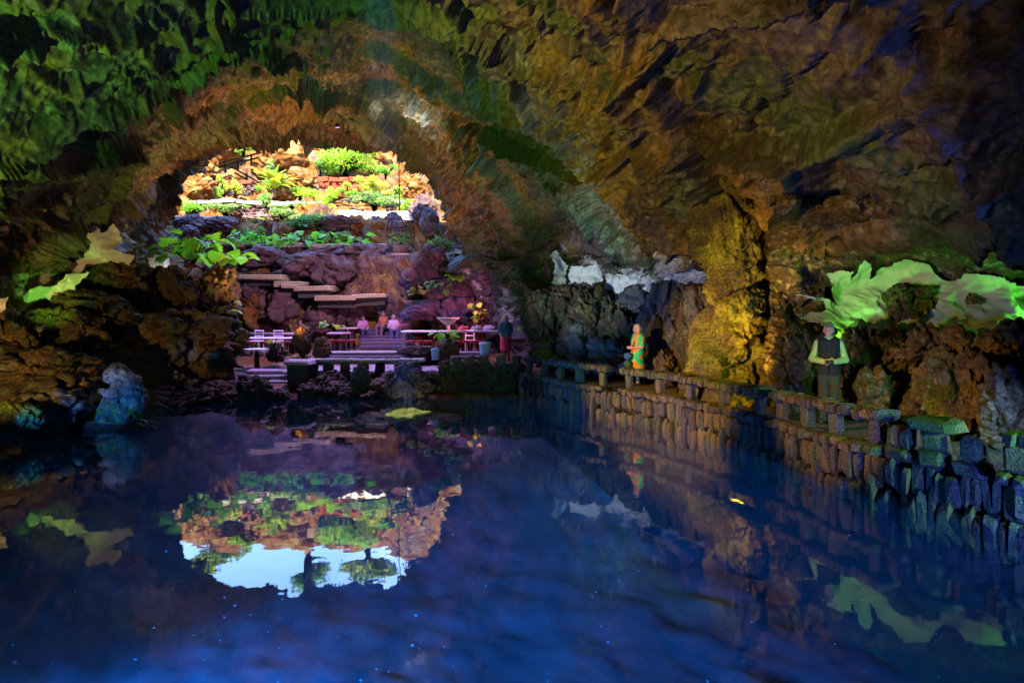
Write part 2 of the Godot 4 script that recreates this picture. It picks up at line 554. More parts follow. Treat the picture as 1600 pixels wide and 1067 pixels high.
# ---------- lamps ----------
func lamp(called: String, at: Vector3, target: Vector3, c: Color, energy: float, angle: float, label: String, size := 0.1, soft := 0.6) -> void:
	var t := thing(called, label, "floodlight")
	t.look_at_from_position(at, target, Vector3.UP if absf((target - at).normalized().y) < 0.98 else Vector3.RIGHT)
	var cm := CylinderMesh.new()
	cm.top_radius = size
	cm.bottom_radius = size * 0.6
	cm.height = size * 1.6
	cm.radial_segments = 20
	var hs := part("housing", cm, M.black_metal, t, Vector3(0, 0, size * 0.85), Vector3(-PI / 2, 0, 0))
	var lm := CylinderMesh.new()
	lm.top_radius = size * 0.85
	lm.bottom_radius = size * 0.85
	lm.height = 0.02
	lm.radial_segments = 20
	var em := mat(c, 0.4)
	em.emission_enabled = true
	em.emission = c
	em.emission_energy_multiplier = 0.1
	part("lamp_lens", lm, em, hs, Vector3(0, size * 0.79 - 0.005, 0))
	part("bracket", cbox(Vector3(size * 0.3, size * 1.3, size * 0.5), 0.01, 0.0, 1), M.black_metal, t, Vector3(0, -size * 1.3, size * 0.9))
	var s := SpotLight3D.new()
	s.name = "beam"
	s.light_color = c
	s.light_energy = energy * 0.45
	s.spot_angle = angle
	s.spot_angle_attenuation = soft
	s.spot_range = 40.0
	s.spot_attenuation = 2.0
	s.light_size = size * 0.8
	s.shadow_enabled = true
	s.position = Vector3(0, 0, -0.03)
	t.add_child(s)

# ---------- stones and boulders ----------
func cbox(s: Vector3, bev: float, jit: float, seed_: int) -> ArrayMesh:      # a chamfered block, 44 triangles, corners knocked about
	var g := RandomNumberGenerator.new()
	g.seed = seed_
	var h := s * 0.5
	var b := minf(bev, minf(h.x, minf(h.y, h.z)) * 0.8)
	var corner := {}
	var vs := PackedVector3Array()
	for sx in [-1, 1]:
		for sy in [-1, 1]:
			for sz in [-1, 1]:
				var j := Vector3(g.randf_range(-1, 1), g.randf_range(-1, 1), g.randf_range(-1, 1)) * jit
				var c := Vector3(sx * h.x, sy * h.y, sz * h.z) + j
				var k := vs.size()
				var bb := b * (0.6 + 0.8 * g.randf())
				vs.append(c + Vector3(0, -sy * bb, -sz * bb))
				vs.append(c + Vector3(-sx * bb, 0, -sz * bb))
				vs.append(c + Vector3(-sx * bb, -sy * bb, 0))
				corner[Vector3i(sx, sy, sz)] = k
	var tris := []
	var quad := func(a: int, q: int, c: int, d: int) -> void:
		tris.append([a, q, c])
		tris.append([a, c, d])
	for sg in [-1, 1]:
		var c00: int = corner[Vector3i(sg, -1, -1)]
		var c01: int = corner[Vector3i(sg, -1, 1)]
		var c11: int = corner[Vector3i(sg, 1, 1)]
		var c10: int = corner[Vector3i(sg, 1, -1)]
		quad.call(c00, c01, c11, c10)
		c00 = corner[Vector3i(-1, sg, -1)] + 1; c01 = corner[Vector3i(-1, sg, 1)] + 1; c11 = corner[Vector3i(1, sg, 1)] + 1; c10 = corner[Vector3i(1, sg, -1)] + 1
		quad.call(c00, c01, c11, c10)
		c00 = corner[Vector3i(-1, -1, sg)] + 2; c01 = corner[Vector3i(-1, 1, sg)] + 2; c11 = corner[Vector3i(1, 1, sg)] + 2; c10 = corner[Vector3i(1, -1, sg)] + 2
		quad.call(c00, c01, c11, c10)
		for o in [-1, 1]:
			var e0: int = corner[Vector3i(sg, o, -1)]
			var e1: int = corner[Vector3i(sg, o, 1)]
			quad.call(e0, e1, e1 + 1, e0 + 1)
			e0 = corner[Vector3i(sg, -1, o)]; e1 = corner[Vector3i(sg, 1, o)]
			quad.call(e0, e1, e1 + 2, e0 + 2)
			e0 = corner[Vector3i(-1, sg, o)]; e1 = corner[Vector3i(1, sg, o)]
			quad.call(e0 + 1, e1 + 1, e1 + 2, e0 + 2)
	for k in corner.values(): tris.append([k, k + 1, k + 2])
	return flat_mesh(vs, tris)

func flat_mesh(vs: PackedVector3Array, tris: Array, outward := true) -> ArrayMesh:     # flat shaded; every face turned away from the centre
	var v := PackedVector3Array()
	var n := PackedVector3Array()
	var idx := PackedInt32Array()
	for t in tris:
		var a := vs[t[0]]
		var b := vs[t[1]]
		var c := vs[t[2]]
		var k := (b - a).cross(c - a)
		if outward and k.dot(a + b + c) > 0.0:
			var w := b
			b = c
			c = w
			k = -k
		var i := v.size()
		v.append_array([a, b, c])
		var nn := -k.normalized()
		n.append_array([nn, nn, nn])
		idx.append_array([i, i + 1, i + 2])
	return arrays_mesh(v, n, idx)

func icosphere(sub: int) -> Array:
	var t := (1.0 + sqrt(5.0)) / 2.0
	var v: Array[Vector3] = []
	for q in [[-1, t, 0], [1, t, 0], [-1, -t, 0], [1, -t, 0], [0, -1, t], [0, 1, t], [0, -1, -t], [0, 1, -t], [t, 0, -1], [t, 0, 1], [-t, 0, -1], [-t, 0, 1]]:
		v.append(Vector3(q[0], q[1], q[2]).normalized())
	var f := [[0, 11, 5], [0, 5, 1], [0, 1, 7], [0, 7, 10], [0, 10, 11], [1, 5, 9], [5, 11, 4], [11, 10, 2], [10, 7, 6], [7, 1, 8], [3, 9, 4], [3, 4, 2], [3, 2, 6], [3, 6, 8], [3, 8, 9], [4, 9, 5], [2, 4, 11], [6, 2, 10], [8, 6, 7], [9, 8, 1]]
	for k in sub:
		var mid := {}
		var nf := []
		for tr in f:
			var m := []
			for e in [[tr[0], tr[1]], [tr[1], tr[2]], [tr[2], tr[0]]]:
				var key := mini(e[0], e[1]) * 100000 + maxi(e[0], e[1])
				if not mid.has(key):
					mid[key] = v.size()
					v.append((v[e[0]] + v[e[1]]).normalized())
				m.append(mid[key])
			nf.append([tr[0], m[0], m[2]])
			nf.append([tr[1], m[1], m[0]])
			nf.append([tr[2], m[2], m[1]])
			nf.append([m[0], m[1], m[2]])
		f = nf
	return [v, f]

var ico4: Array
var ico2: Array

func boulder_mesh(seed_: int, planes := 11, lump := 0.12, palette := 0, ico := [], fine := 0.0) -> ArrayMesh:     # about 1 m across
	var g := RandomNumberGenerator.new()
	g.seed = seed_
	if ico.is_empty(): ico = ico4
	var cuts := []
	for k in planes:
		var n := Vector3(g.randfn(), g.randfn(), g.randfn()).normalized()
		cuts.append([n, g.randf_range(0.36, 0.5)])
	var off := Vector3(g.randf() * 40, g.randf() * 40, g.randf() * 40)
	var v := PackedVector3Array()
	var n := PackedVector3Array()
	var col := PackedColorArray()
	for dir in ico[0]:
		var r := 0.56
		for c in cuts:
			var k: float = c[0].dot(dir)
			if k > 0.05: r = minf(r, c[1] / k)
		var p: Vector3 = dir * r
		var q := p * 2.2 + off
		r += nD.get_noise_3dv(q) * lump * 0.55 + nE.get_noise_3dv(q * 0.8) * lump * 0.5
		r += (smooth(0.0, 0.25, nC.get_noise_3dv(q) + 1.0) - 0.8) * lump * 0.5
		if fine > 0.0:
			r += (smooth(0.0, 0.2, nC.get_noise_3dv(q * 2.1) + 1.0) - 0.8) * fine + nE.get_noise_3dv(q * 2.5) * fine * 0.8 + (smooth(0.0, 0.12, nB.get_noise_3dv(q * 2.6) + 1.0) - 1.0) * fine * 1.2
		v.append(dir * r)
		n.append(Vector3.ZERO)
		col.append(stone_color(q, palette))
	var idx := PackedInt32Array()
	for t in ico[1]:
		var k := (v[t[1]] - v[t[0]]).cross(v[t[2]] - v[t[0]])
		for i in 3: n[t[i]] += k
		idx.append_array([t[0], t[2], t[1]])
	for i in n.size(): n[i] = n[i].normalized()
	return arrays_mesh(v, n, idx, col)

func stone_color(q: Vector3, palette: int) -> Color:
	var a := nQ.get_noise_3dv(q)
	var f := nR.get_noise_3dv(q * 0.7)
	var c: Color
	if palette == 0:      # brown lava
		c = Color(0.13, 0.085, 0.05).lerp(Color(0.21, 0.135, 0.045), smooth(-0.1, 0.35, a)).lerp(Color(0.10, 0.105, 0.05), smooth(0.0, 0.4, -a + 0.4 * f))
	elif palette == 1:    # grey basalt
		c = Color(0.12, 0.12, 0.125).lerp(Color(0.18, 0.16, 0.14), smooth(-0.2, 0.3, a))
	elif palette == 2:    # violet lava of the pit
		c = Color(0.16, 0.10, 0.13).lerp(Color(0.24, 0.15, 0.17), smooth(-0.2, 0.3, a))
	elif palette == 3:    # mossy
		c = Color(0.11, 0.10, 0.06).lerp(Color(0.13, 0.22, 0.03), smooth(-0.05, 0.15, a + 0.4 * f))
	else:                 # rusty cinder
		c = Color(0.30, 0.115, 0.018).lerp(Color(0.45, 0.30, 0.09), smooth(-0.05, 0.3, a))
	c = c.lerp(Color(0.30, 0.28, 0.22), smooth(0.3, 0.55, f) * 0.5)
	return c * (0.85 + 0.4 * f)

var boulders := {}

func make_boulders() -> void:
	ico4 = icosphere(4)
	ico2 = icosphere(2)
	for pal in 5:
		boulders[pal] = []
		for k in 5: boulders[pal].append(boulder_mesh(100 + pal * 10 + k, 9 + k, 0.10 + 0.03 * k, pal))
	var ico5 := icosphere(5)
	for pal in [0, 3]:
		boulders[pal + 10] = []
		for k in 5: boulders[pal + 10].append(boulder_mesh(200 + pal * 10 + k, 10 + k, 0.14, pal, ico5, 0.03))
	M.stone = rock_mat(0.8, 2.6, 0.8)
	M.wet = rock_mat(0.9, 2.5, 0.55)

func boulder(px: float, py: float, d: float, wpx: float, hpx: float, pal: int, called: String, label: String, group := "", deep := 0.9) -> MeshInstance3D:
	var c := P(px, py, d)
	var w := wpx / F * d
	var h := hpx / F * d
	var k := rng.randi() % 5
	if maxf(w, h) > 0.9 and boulders.has(pal + 10): pal += 10
	return solo(called, boulders[pal][k], M.stone, label, "boulder" if called == "boulder" else "rock", c, Vector3(rng.randf_range(-0.2, 0.2), rng.randf() * TAU, rng.randf_range(-0.2, 0.2)), Vector3(w, h, w * deep) * 1.08, group)

const NTH := ["first", "second", "third", "fourth", "fifth", "sixth", "seventh", "eighth", "ninth", "tenth", "eleventh", "twelfth", "thirteenth", "fourteenth", "fifteenth", "sixteenth"]

func heap(list: Array, pals: Array, label: String, group: String, from_right := false) -> void:     # label: with one %s for the place in the row
	list.sort_custom(func(a, b): return a[0] > b[0] if from_right else a[0] < b[0])
	for i in list.size():
		var a: Array = list[i]
		boulder(a[0], a[1], a[2], a[3], a[4], a[5] if a.size() > 5 else pals[rng.randi() % pals.size()], "boulder", label % NTH[i], group)

func build_pillar() -> void:
	var rows := 150
	var cols := 170
	var v := PackedVector3Array()
	var col := PackedColorArray()
	for r in rows:
		var h := 0.3 + 6.2 * r / (rows - 1)
		for c in cols + 1:
			var a := TAU * (c % cols) / cols
			var rad := 0.90 + 0.40 * smooth(1.6, 0.3, h) + 0.25 * smooth(4.8, 6.2, h)
			var dir := Vector3(cos(a), 0, sin(a))
			var p := Vector3(5.2, h, -15.4) + Vector3(dir.x * rad, 0, dir.z * rad)
			var q := p * 1.6
			p += dir * (rock_disp(q) * 0.45 + 0.12 * nD.get_noise_3dv(Vector3(p.x * 2.0, p.y * 0.7, p.z * 2.0)))
			v.append(p)
			var b := nQ.get_noise_3dv(q)
			var f := nR.get_noise_3dv(p)
			var cc := Color(0.20, 0.15, 0.03).lerp(Color(0.29, 0.26, 0.035), smooth(-0.15, 0.2, b)).lerp(Color(0.12, 0.085, 0.04), smooth(0.05, 0.4, -b + f * 0.4))
			col.append(cc * (0.85 + 0.5 * f))
	var base := Vector3(5.2, 0.7, -15.4)
	for i in v.size(): v[i] -= base
	solo("rock_pillar", grid_mesh(v, col, rows, cols + 1, false), M.stone, "tall ochre column of cracked rock holding up the vault behind the walkway", "rock pillar", base)

func plaster_coat(pts: Array, d0: float, d1: float, label: String) -> void:
	# a thin wavy coat of lime plaster with a ragged outline, on the rock behind it
	var poly := PackedVector2Array()
	var lo := Vector2(1e9, 1e9)
	var hi := -lo
	for q in pts:
		var w := Vector2(q[0], q[1])
		poly.append(w)
		lo = lo.min(w)
		hi = hi.max(w)
	lo -= Vector2(4, 4)
	hi += Vector2(4, 4)
	var rows := int((hi.y - lo.y) / 1.3) + 2
	var cols := int((hi.x - lo.x) / 1.3) + 2
	var v := PackedVector3Array()
	var col := PackedColorArray()
	var skip := {}
	var base := P((lo.x + hi.x) / 2, hi.y, (d0 + d1) / 2)
	for r in rows:
		for c in cols:
			var px := lerpf(lo.x, hi.x, float(c) / (cols - 1))
			var py := lerpf(hi.y, lo.y, float(r) / (rows - 1))
			var p := P(px, py, lerpf(d0, d1, float(c) / (cols - 1)))
			if not Geometry2D.is_point_in_polygon(Vector2(px + 5.0 * nE.get_noise_3dv(p), py + 4.0 * nE.get_noise_3dv(p + Vector3(7, 7, 7))), poly): skip[r * cols + c] = true
			p.z += 0.35 * nQ.get_noise_3dv(p * 1.4) + 0.14 * nW.get_noise_3dv(p * 3.0)
			v.append(p - base)
			col.append(Color(0.62, 0.62, 0.59) * (0.95 + 0.12 * nR.get_noise_3dv(p)))
	solo("plaster_wall", grid_mesh(v, col, rows, cols, true, skip), M.plaster, label, "plaster wall", base)

func build_rocks() -> void:
	M.plaster = mat(Color.WHITE, 0.8)
	M.plaster.vertex_color_use_as_albedo = true
	plaster_coat([[126, 372], [148, 352], [158, 366], [174, 350], [184, 372], [181, 390], [206, 400], [203, 414], [170, 408], [146, 430], [128, 434], [110, 422], [110, 410], [134, 404]], 20.5, 21.2, "ragged white plaster patch on the left wall above the round boulder")
	plaster_coat([[36, 462], [56, 452], [88, 446], [100, 430], [136, 426], [124, 450], [96, 474], [70, 468], [40, 472]], 18.6, 19.4, "green lit plaster patch on the left wall above the broad dark boulder")
	plaster_coat([[-20, 464], [14, 466], [17, 482], [4, 490], [-20, 490]], 15.8, 16.2, "small green plaster patch at the foot of the left wall")
	plaster_coat([[858, 398], [869, 388], [878, 408], [886, 416], [884, 446], [860, 444], [866, 420]], 24.2, 23.8, "narrow white plaster strip at the far end of the hollows")
	plaster_coat([[888, 418], [938, 415], [944, 446], [912, 456], [888, 446]], 23.2, 22.4, "dull greenish plaster panel in the far hollow")
	plaster_coat([[946, 430], [984, 428], [1030, 441], [1026, 464], [992, 461], [962, 472], [945, 464]], 21.8, 20.6, "bright white crumpled plaster in the middle hollow")
	plaster_coat([[1036, 440], [1050, 408], [1078, 400], [1100, 414], [1092, 438], [1068, 458], [1052, 448], [1036, 464]], 19.6, 18.6, "pale blue plaster in the hollow beside the rock pillar")
	build_pillar()
	# the plastered alcove behind the walkway: rock wall, and on it a coat of plaster with a ragged outline
	var outline := PackedVector2Array()
	for q in [[1238, 461], [1285, 467], [1318, 478], [1300, 460], [1296, 427], [1310, 424], [1325, 426], [1330, 440], [1334, 420], [1343, 410], [1356, 415], [1364, 438], [1374, 424], [1393, 418], [1420, 405], [1456, 412], [1466, 427], [1485, 440], [1499, 438], [1510, 428], [1546, 431], [1600, 446], [1650, 450], [1650, 505], [1600, 515], [1565, 520], [1537, 528], [1510, 522], [1483, 519], [1460, 527], [1420, 526], [1384, 515], [1330, 522], [1285, 510], [1240, 491], [1268, 489], [1294, 486], [1285, 472]]:
		outline.append(Vector2(q[0], q[1]))
	var rows := 160
	var cols := 260
	var v := PackedVector3Array()
	var bv := PackedVector3Array()
	var bc := PackedColorArray()
	var col := PackedColorArray()
	var skip := {}
	for r in rows:
		for c in cols:
			var px := 1215.0 + 435.0 * c / (cols - 1)
			var t := float(r) / (rows - 1)
			var py := lerpf(545.0, 300.0, t)
			var d := 14.3 - 2.6 * smooth(1230.0, 1650.0, px) - 0.75 * smooth(525.0 - 60.0, 545.0, py) - 0.6 * smooth(445.0, 385.0, py) - 1.8 * smooth(400.0, 320.0, py)
			var p := P(px, py, d)
			var k := nQ.get_noise_3dv(Vector3(p.x * 1.5, p.y * 1.5, 3.0))
			p.z += 0.40 * k + 0.2 * nW.get_noise_3dv(p * 2.6) + 0.05 * nE.get_noise_3dv(p)
			v.append(p)
			bv.append(p + Vector3(0, 0, -0.30 + 0.16 * rock_disp(p * 1.7)))
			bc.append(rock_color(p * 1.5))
			var f := nR.get_noise_3dv(p)
			col.append(Color(0.42, 0.46, 0.36) * (0.9 + 0.25 * f + 0.25 * k))
			var w := Vector2(px + 4.0 * nE.get_noise_3dv(p * 1.5), py + 3.0 * nE.get_noise_3dv(p * 1.5 + Vector3(7, 7, 7)))
			if not Geometry2D.is_point_in_polygon(w, outline): skip[r * cols + c] = true
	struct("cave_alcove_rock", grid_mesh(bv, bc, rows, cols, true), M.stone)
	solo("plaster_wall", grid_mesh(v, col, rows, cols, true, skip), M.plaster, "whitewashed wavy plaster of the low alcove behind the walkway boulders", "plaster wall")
	boulder(1418, 470, 13.2, 84, 60, 0, "rock_outcrop", "large dark lava outcrop bulging through the whitewashed alcove plaster", "", 0.7)
	boulder(1524, 476, 12.4, 36, 36, 0, "rock_outcrop", "small dark lava knob in the alcove plaster", "", 0.7)
	# wall of boulders under the alcove
	heap([[1345, 560, 12.9, 70, 90], [1400, 545, 12.6, 80, 70], [1330, 610, 12.6, 60, 80], [1455, 540, 12.0, 70, 60], [1545, 545, 11.2, 70, 50], [1590, 535, 11.0, 60, 60], [1500, 535, 11.6, 60, 46], [1410, 590, 12.4, 60, 70], [1440, 640, 11.6, 50, 60], [1560, 575, 11.2, 60, 50], [1360, 535, 13.0, 60, 40], [1255, 590, 13.6, 90, 130], [1305, 580, 13.6, 60, 90]], [0], "%s boulder from the rock pillar in the brown heap under the alcove", "boulders heaped under the alcove")
	boulder(1500, 610, 10.9, 100, 150, 0, "boulder", "tall coarse brown boulder beside the gap of blue-lit plaster")
	boulder(1365, 615, 12.0, 60, 68, 0, "boulder", "knobbly yellow boulder behind the end of the stone railing")
	boulder(1582, 645, 9.9, 70, 110, 1, "boulder", "smooth pale grey boulder at the near end of the walkway")
	boulder(1598, 615, 10.6, 50, 60, 0, "boulder", "brown boulder leaning over the smooth pale grey one")
	boulder(1560, 690, 10.0, 60, 36, 1, "boulder", "low grey boulder at the foot of the smooth pale grey one")
	solo("plaster_patch", boulder_mesh(91, 6, 0.05, 1), mat(lin(0.66, 0.67, 0.66), 0.8), "bluish white plaster showing in the gap between two walkway boulders", "plaster", P(1541, 622, 11.5), Vector3(0, 0.2, 0.3), Vector3(0.62, 0.75, 0.3))
	# dark heap on the far half of the walkway
	heap([[850, 500, 22.0, 60, 100], [880, 480, 22.2, 70, 60], [925, 500, 21.4, 80, 90], [905, 545, 21.0, 80, 80], [970, 520, 20.6, 70, 90], [1000, 475, 20.8, 60, 50], [960, 560, 20.0, 80, 60], [1030, 530, 19.2, 70, 130], [1085, 545, 17.6, 60, 120], [1040, 580, 18.4, 60, 60], [860, 550, 21.6, 60, 60], [1075, 470, 18.4, 50, 50], [935, 465, 22.0, 60, 40], [1090, 490, 17.4, 44, 70]], [0, 0, 1], "%s boulder from the rock pillar in the dark heap under the whitewashed hollows", "boulders behind the far walkway", true)
	# rock added just under the surface to catch the shaft of light
	solo("added_sunken_rock", boulders[3][2], M.stone, "mossy rock added just under the water to catch the daylight shaft", "rock", Vector3(-3.0, -0.42, -19.2), Vector3(0, 0.4, 0), Vector3(2.6, 0.42, 2.8))
	# left bank
	boulder(188, 445, 22.0, 112, 82, 0, "boulder", "large round brown boulder below the whitewashed wall patch")
	boulder(264, 452, 23.2, 74, 66, 0, "boulder", "brown boulder at the foot of the arch beside the round one")
	boulder(272, 545, 21.4, 170, 130, 0, "boulder", "huge flat-faced brown boulder in the middle of the left bank")
	boulder(338, 535, 22.0, 78, 84, 3, "boulder", "yellow mossy boulder at the right end of the left bank")
	boulder(90, 530, 18.2, 130, 110, 0, "boulder", "broad dark boulder below the green lit wall")
	boulder(50, 592, 15.4, 150, 90, 0, "boulder", "broad sandy brown boulder sloping into the lake")
	boulder(85, 634, 14.8, 90, 52, 1, "boulder", "dark grey wet boulder at the edge of the left shore")
	boulder(26, 654, 13.4, 58, 44, 3, "boulder", "small flat boulder topped with bright green moss")
	boulder(5, 540, 16.0, 70, 90, 0, "boulder", "dark boulder stacked above the sandy brown one")
	boulder(300, 462, 24.4, 60, 50, 0, "boulder", "dark rock with a pale rim under the big-leaved plant")
	boulder(340, 460, 25.0, 66, 90, 0, "boulder", "tall dark rock under the big-leaved plant")
	boulder(170, 560, 20.5, 90, 110, 0, "boulder", "dark boulder behind the crouching stone figure")
	boulder(140, 490, 19.6, 120, 60, 0, "boulder", "long brown boulder resting on the broad dark one")
	heap([[220, 618, 19.6, 80, 44], [290, 625, 19.8, 90, 36], [350, 615, 20.2, 70, 40], [130, 650, 15.6, 60, 24], [395, 610, 20.4, 50, 36], [250, 590, 20.4, 70, 50]], [0], "%s low brown rock from the crouching figure along the left waterline", "rocks along the left waterline")

# ---------- walkway, retaining wall and stone railing ----------
var W := [[0.2, 20.9], [0.9, 19.6], [1.73, 18.05], [3.1, 16.2], [4.05, 14.1], [4.62, 12.35], [4.97, 10.4], [5.5, 8.95], [6.0, 7.84], [6.9, 6.0], [7.6, 4.4]]

func w_at(d: float) -> Vector2:                  # the wall's foot at a depth
	var k := 0
	while k < W.size() - 2 and d < W[k + 1][1]: k += 1
	var t: float = (d - W[k][1]) / (W[k + 1][1] - W[k][1])
	return Vector2(lerpf(W[k][0], W[k + 1][0], t), d)

func w_px(px: float) -> float:                   # the depth at which the wall crosses a column of the photograph
	var lo := 4.4
	var hi := 20.9
	for i in 40:
		var m := (lo + hi) / 2.0
		if w_at(m).x / m > (px - 800.0) / F: lo = m
		else: hi = m
	return lo

func w_along(s: float) -> Array:                 # arc length from the far end -> [point, direction]
	var left := s
	for k in W.size() - 1:
		var a := Vector2(W[k][0], W[k][1])
		var b := Vector2(W[k + 1][0], W[k + 1][1])
		var l := a.distance_to(b)
		if left <= l or k == W.size() - 2:
			# direction smoothed over the neighbours
			var p := a.lerp(b, left / l)
			var q := w_at(clampf(p.y - 0.6, 4.4, 20.9)) - w_at(clampf(p.y + 0.6, 4.4, 20.9))
			return [p, q.normalized()]
		left -= l
	return []

func w_s(d: float) -> float:
	var s := 0.0
	for k in W.size() - 1:
		var a := Vector2(W[k][0], W[k][1])
		var b := Vector2(W[k + 1][0], W[k + 1][1])
		if d >= b.y: return s + a.distance_to(w_at(d))
		s += a.distance_to(b)
	return s

func w_frame(s: float, inset: float) -> Array:   # position on the ground plan and yaw; inset is away from the water
	var r := w_along(s)
	var p: Vector2 = r[0]
	var t: Vector2 = r[1]                        # towards the camera
	var n := Vector2(-t.y, t.x)                  # to the right of it: away from the water (t.y is negative)
	p += n * inset
	return [Vector3(p.x, 0, -p.y), atan2(t.y, t.x)]

var blocks := []

func make_blocks() -> void:
	for k in 9: blocks.append(cbox(Vector3.ONE, 0.16, 0.09, 300 + k))
	M.blocks = []
	for c in [Color(0.15, 0.13, 0.11), Color(0.24, 0.19, 0.11), Color(0.11, 0.105, 0.11), Color(0.22, 0.16, 0.08), Color(0.15, 0.16, 0.10)]:
		var m := rock_mat(1.6, 3.0, 0.7, c.linear_to_srgb())
		m.vertex_color_use_as_albedo = false
		M.blocks.append(m)
	M.mortar = mat(lin(0.035, 0.034, 0.032), 0.95)
	var gm := rock_mat(1.6, 3.0, 0.75, lin(0.17, 0.19, 0.09))
	gm.vertex_color_use_as_albedo = false
	M.mossy_block = gm

func stone(parent: Node3D, called: String, at: Vector3, yaw: float, size: Vector3, tilt := 0.05, m: Material = null) -> MeshInstance3D:
	var i := rng.randi() % blocks.size()
	if m == null: m = M.blocks[rng.randi() % M.blocks.size()]
	var o := part(called, blocks[i], m, parent, at, Vector3(rng.randf_range(-tilt, tilt), yaw + rng.randf_range(-tilt, tilt), rng.randf_range(-tilt, tilt)), size)
	return o

func build_walkway() -> void:
	make_blocks()
	# paved floor of the walkway
	var v := PackedVector3Array()
	var col := PackedColorArray()
	var L := w_s(4.5)
	var rows := 120
	var cols := 40
	for r in rows:
		var s := L * r / (rows - 1)
		for c in cols:
			var f := w_frame(s, 0.16 + 5.2 * c / (cols - 1))
			var p: Vector3 = f[0]
			p.y = 0.66 + 0.03 * nQ.get_noise_3dv(p * 2.0) + 0.02 * nR.get_noise_3dv(p * 1.5)
			v.append(p)
			var k := 0.85 + 0.5 * nQ.get_noise_3dv(p * 1.5)
			col.append(Color(0.27, 0.255, 0.24) * k)
	struct("walkway", grid_mesh(v, col, rows, cols, true), rock_mat(1.1, 2.0, 0.5))
	# retaining wall of upright stones
	var wall := thing("retaining_wall", "low wall of upright dark basalt stones rising from the lake along the walkway", "wall")
	var cv := PackedVector3Array()
	var cc := PackedColorArray()
	for r in rows:
		var f := w_frame(L * r / (rows - 1), 0.2)
		for h in [-2.4, 0.62]:
			cv.append(f[0] + Vector3(0, h, 0))
			cc.append(Color.WHITE)
	part("mortar", grid_mesh(cv, cc, rows, 2, false), M.mortar, wall)
	var heights := [[-0.30, 0.20], [0.20, 0.62]]
	for k in heights.size():
		var s := 0.1
		while s < L - 0.3:
			var wd := rng.randf_range(0.09, 0.20)
			var f := w_frame(s + wd / 2, 0.12 - 0.05 * (1 - k) + rng.randf_range(-0.07, 0.05))
			var lo: float = heights[k][0] + rng.randf_range(-0.10, 0.06)
			var hi: float = heights[k][1] + rng.randf_range(-0.09, 0.05)
			if k == 0 and rng.randf() < 0.3: hi += 0.2
			stone(wall, "stone", f[0] + Vector3(0, (lo + hi) / 2, 0), f[1], Vector3(wd * 1.02, hi - lo, 0.30), 0.09)
			s += wd
	# railings: rail of square blocks, stub posts, ledge of blocks
	railing(w_s(20.6), w_s(w_px(945)), 1.0, "stone railing of mossy blocks running from the tables to the standing visitor", 0.06, 1)
	railing(w_s(w_px(972)), w_s(w_px(1190)), 1.0, "curved stone railing lit amber in front of the rock pillar", -0.02, 0)
	railing(w_s(w_px(1207)), w_s(w_px(1378)), 0.8, "stone railing with a pale rough top in front of the man in the dark vest", 0.0, 2)
	# single posts of the near wall
	single_post(1405, "plain stub post of two stones between railing end and capped post", 0.30, 0.27, false, 2)
	single_post(1453, "stone post with a wide mossy capstone on a square collar", 0.36, 0.26, true, 1)
	single_post(1512, "plain stub post of one green-lit stone beyond the capped post", 0.31, 0.24, false, 1)
	var s4 := w_s(w_px(1572))
	railing(s4, s4 + 1.7, 0.7, "stone railing on a thick mossy post at the near end of the wall", 0.0, 1, 0.36)

func railing(s0: float, s1: float, gap: float, label: String, tweak: float, look: int, thick := 0.18) -> void:
	var f0 := w_frame((s0 + s1) / 2, 0.05)
	var t := thing("stone_railing", label, "railing", f0[0] + Vector3(0, 0.62, 0))
	var o: Vector3 = t.position
	var s := s0
	while s < s1 - 0.05:
		var wd := rng.randf_range(0.10, 0.18)
		var f := w_frame(s + wd / 2, 0.10)
		stone(t, "rail_stone", f[0] + Vector3(0, 1.185 + rng.randf_range(-0.012, 0.015) + tweak * 0.3, 0) - o, f[1], Vector3(wd * 0.98, rng.randf_range(0.14, 0.19), rng.randf_range(0.34, 0.48)), 0.10, M.mossy_block if look < 2 and rng.randf() < 0.55 else null)
		s += wd
	s = s0 + 0.14
	var n := maxi(1, roundi((s1 - s0 - 0.3) / gap))
	for k in n + 1:
		var f := w_frame(lerpf(s0 + 0.16, s1 - 0.16, float(k) / n), 0.10)
		var wd := thick * rng.randf_range(0.9, 1.15)
		stone(t, "post", f[0] + Vector3(0, 0.94, 0) - o, f[1], Vector3(wd, 0.38, wd), 0.05, M.mossy_block if look == 1 and rng.randf() < 0.5 else null)
	s = s0 - 0.03
	while s < s1:
		var wd := rng.randf_range(0.16, 0.24)
		var f := w_frame(s + wd / 2, 0.06)
		stone(t, "ledge_stone", f[0] + Vector3(0, 0.69 + rng.randf_range(-0.015, 0.015), 0) - o, f[1], Vector3(wd * 0.94, rng.randf_range(0.13, 0.19), rng.randf_range(0.38, 0.52)), 0.09)
		s += wd

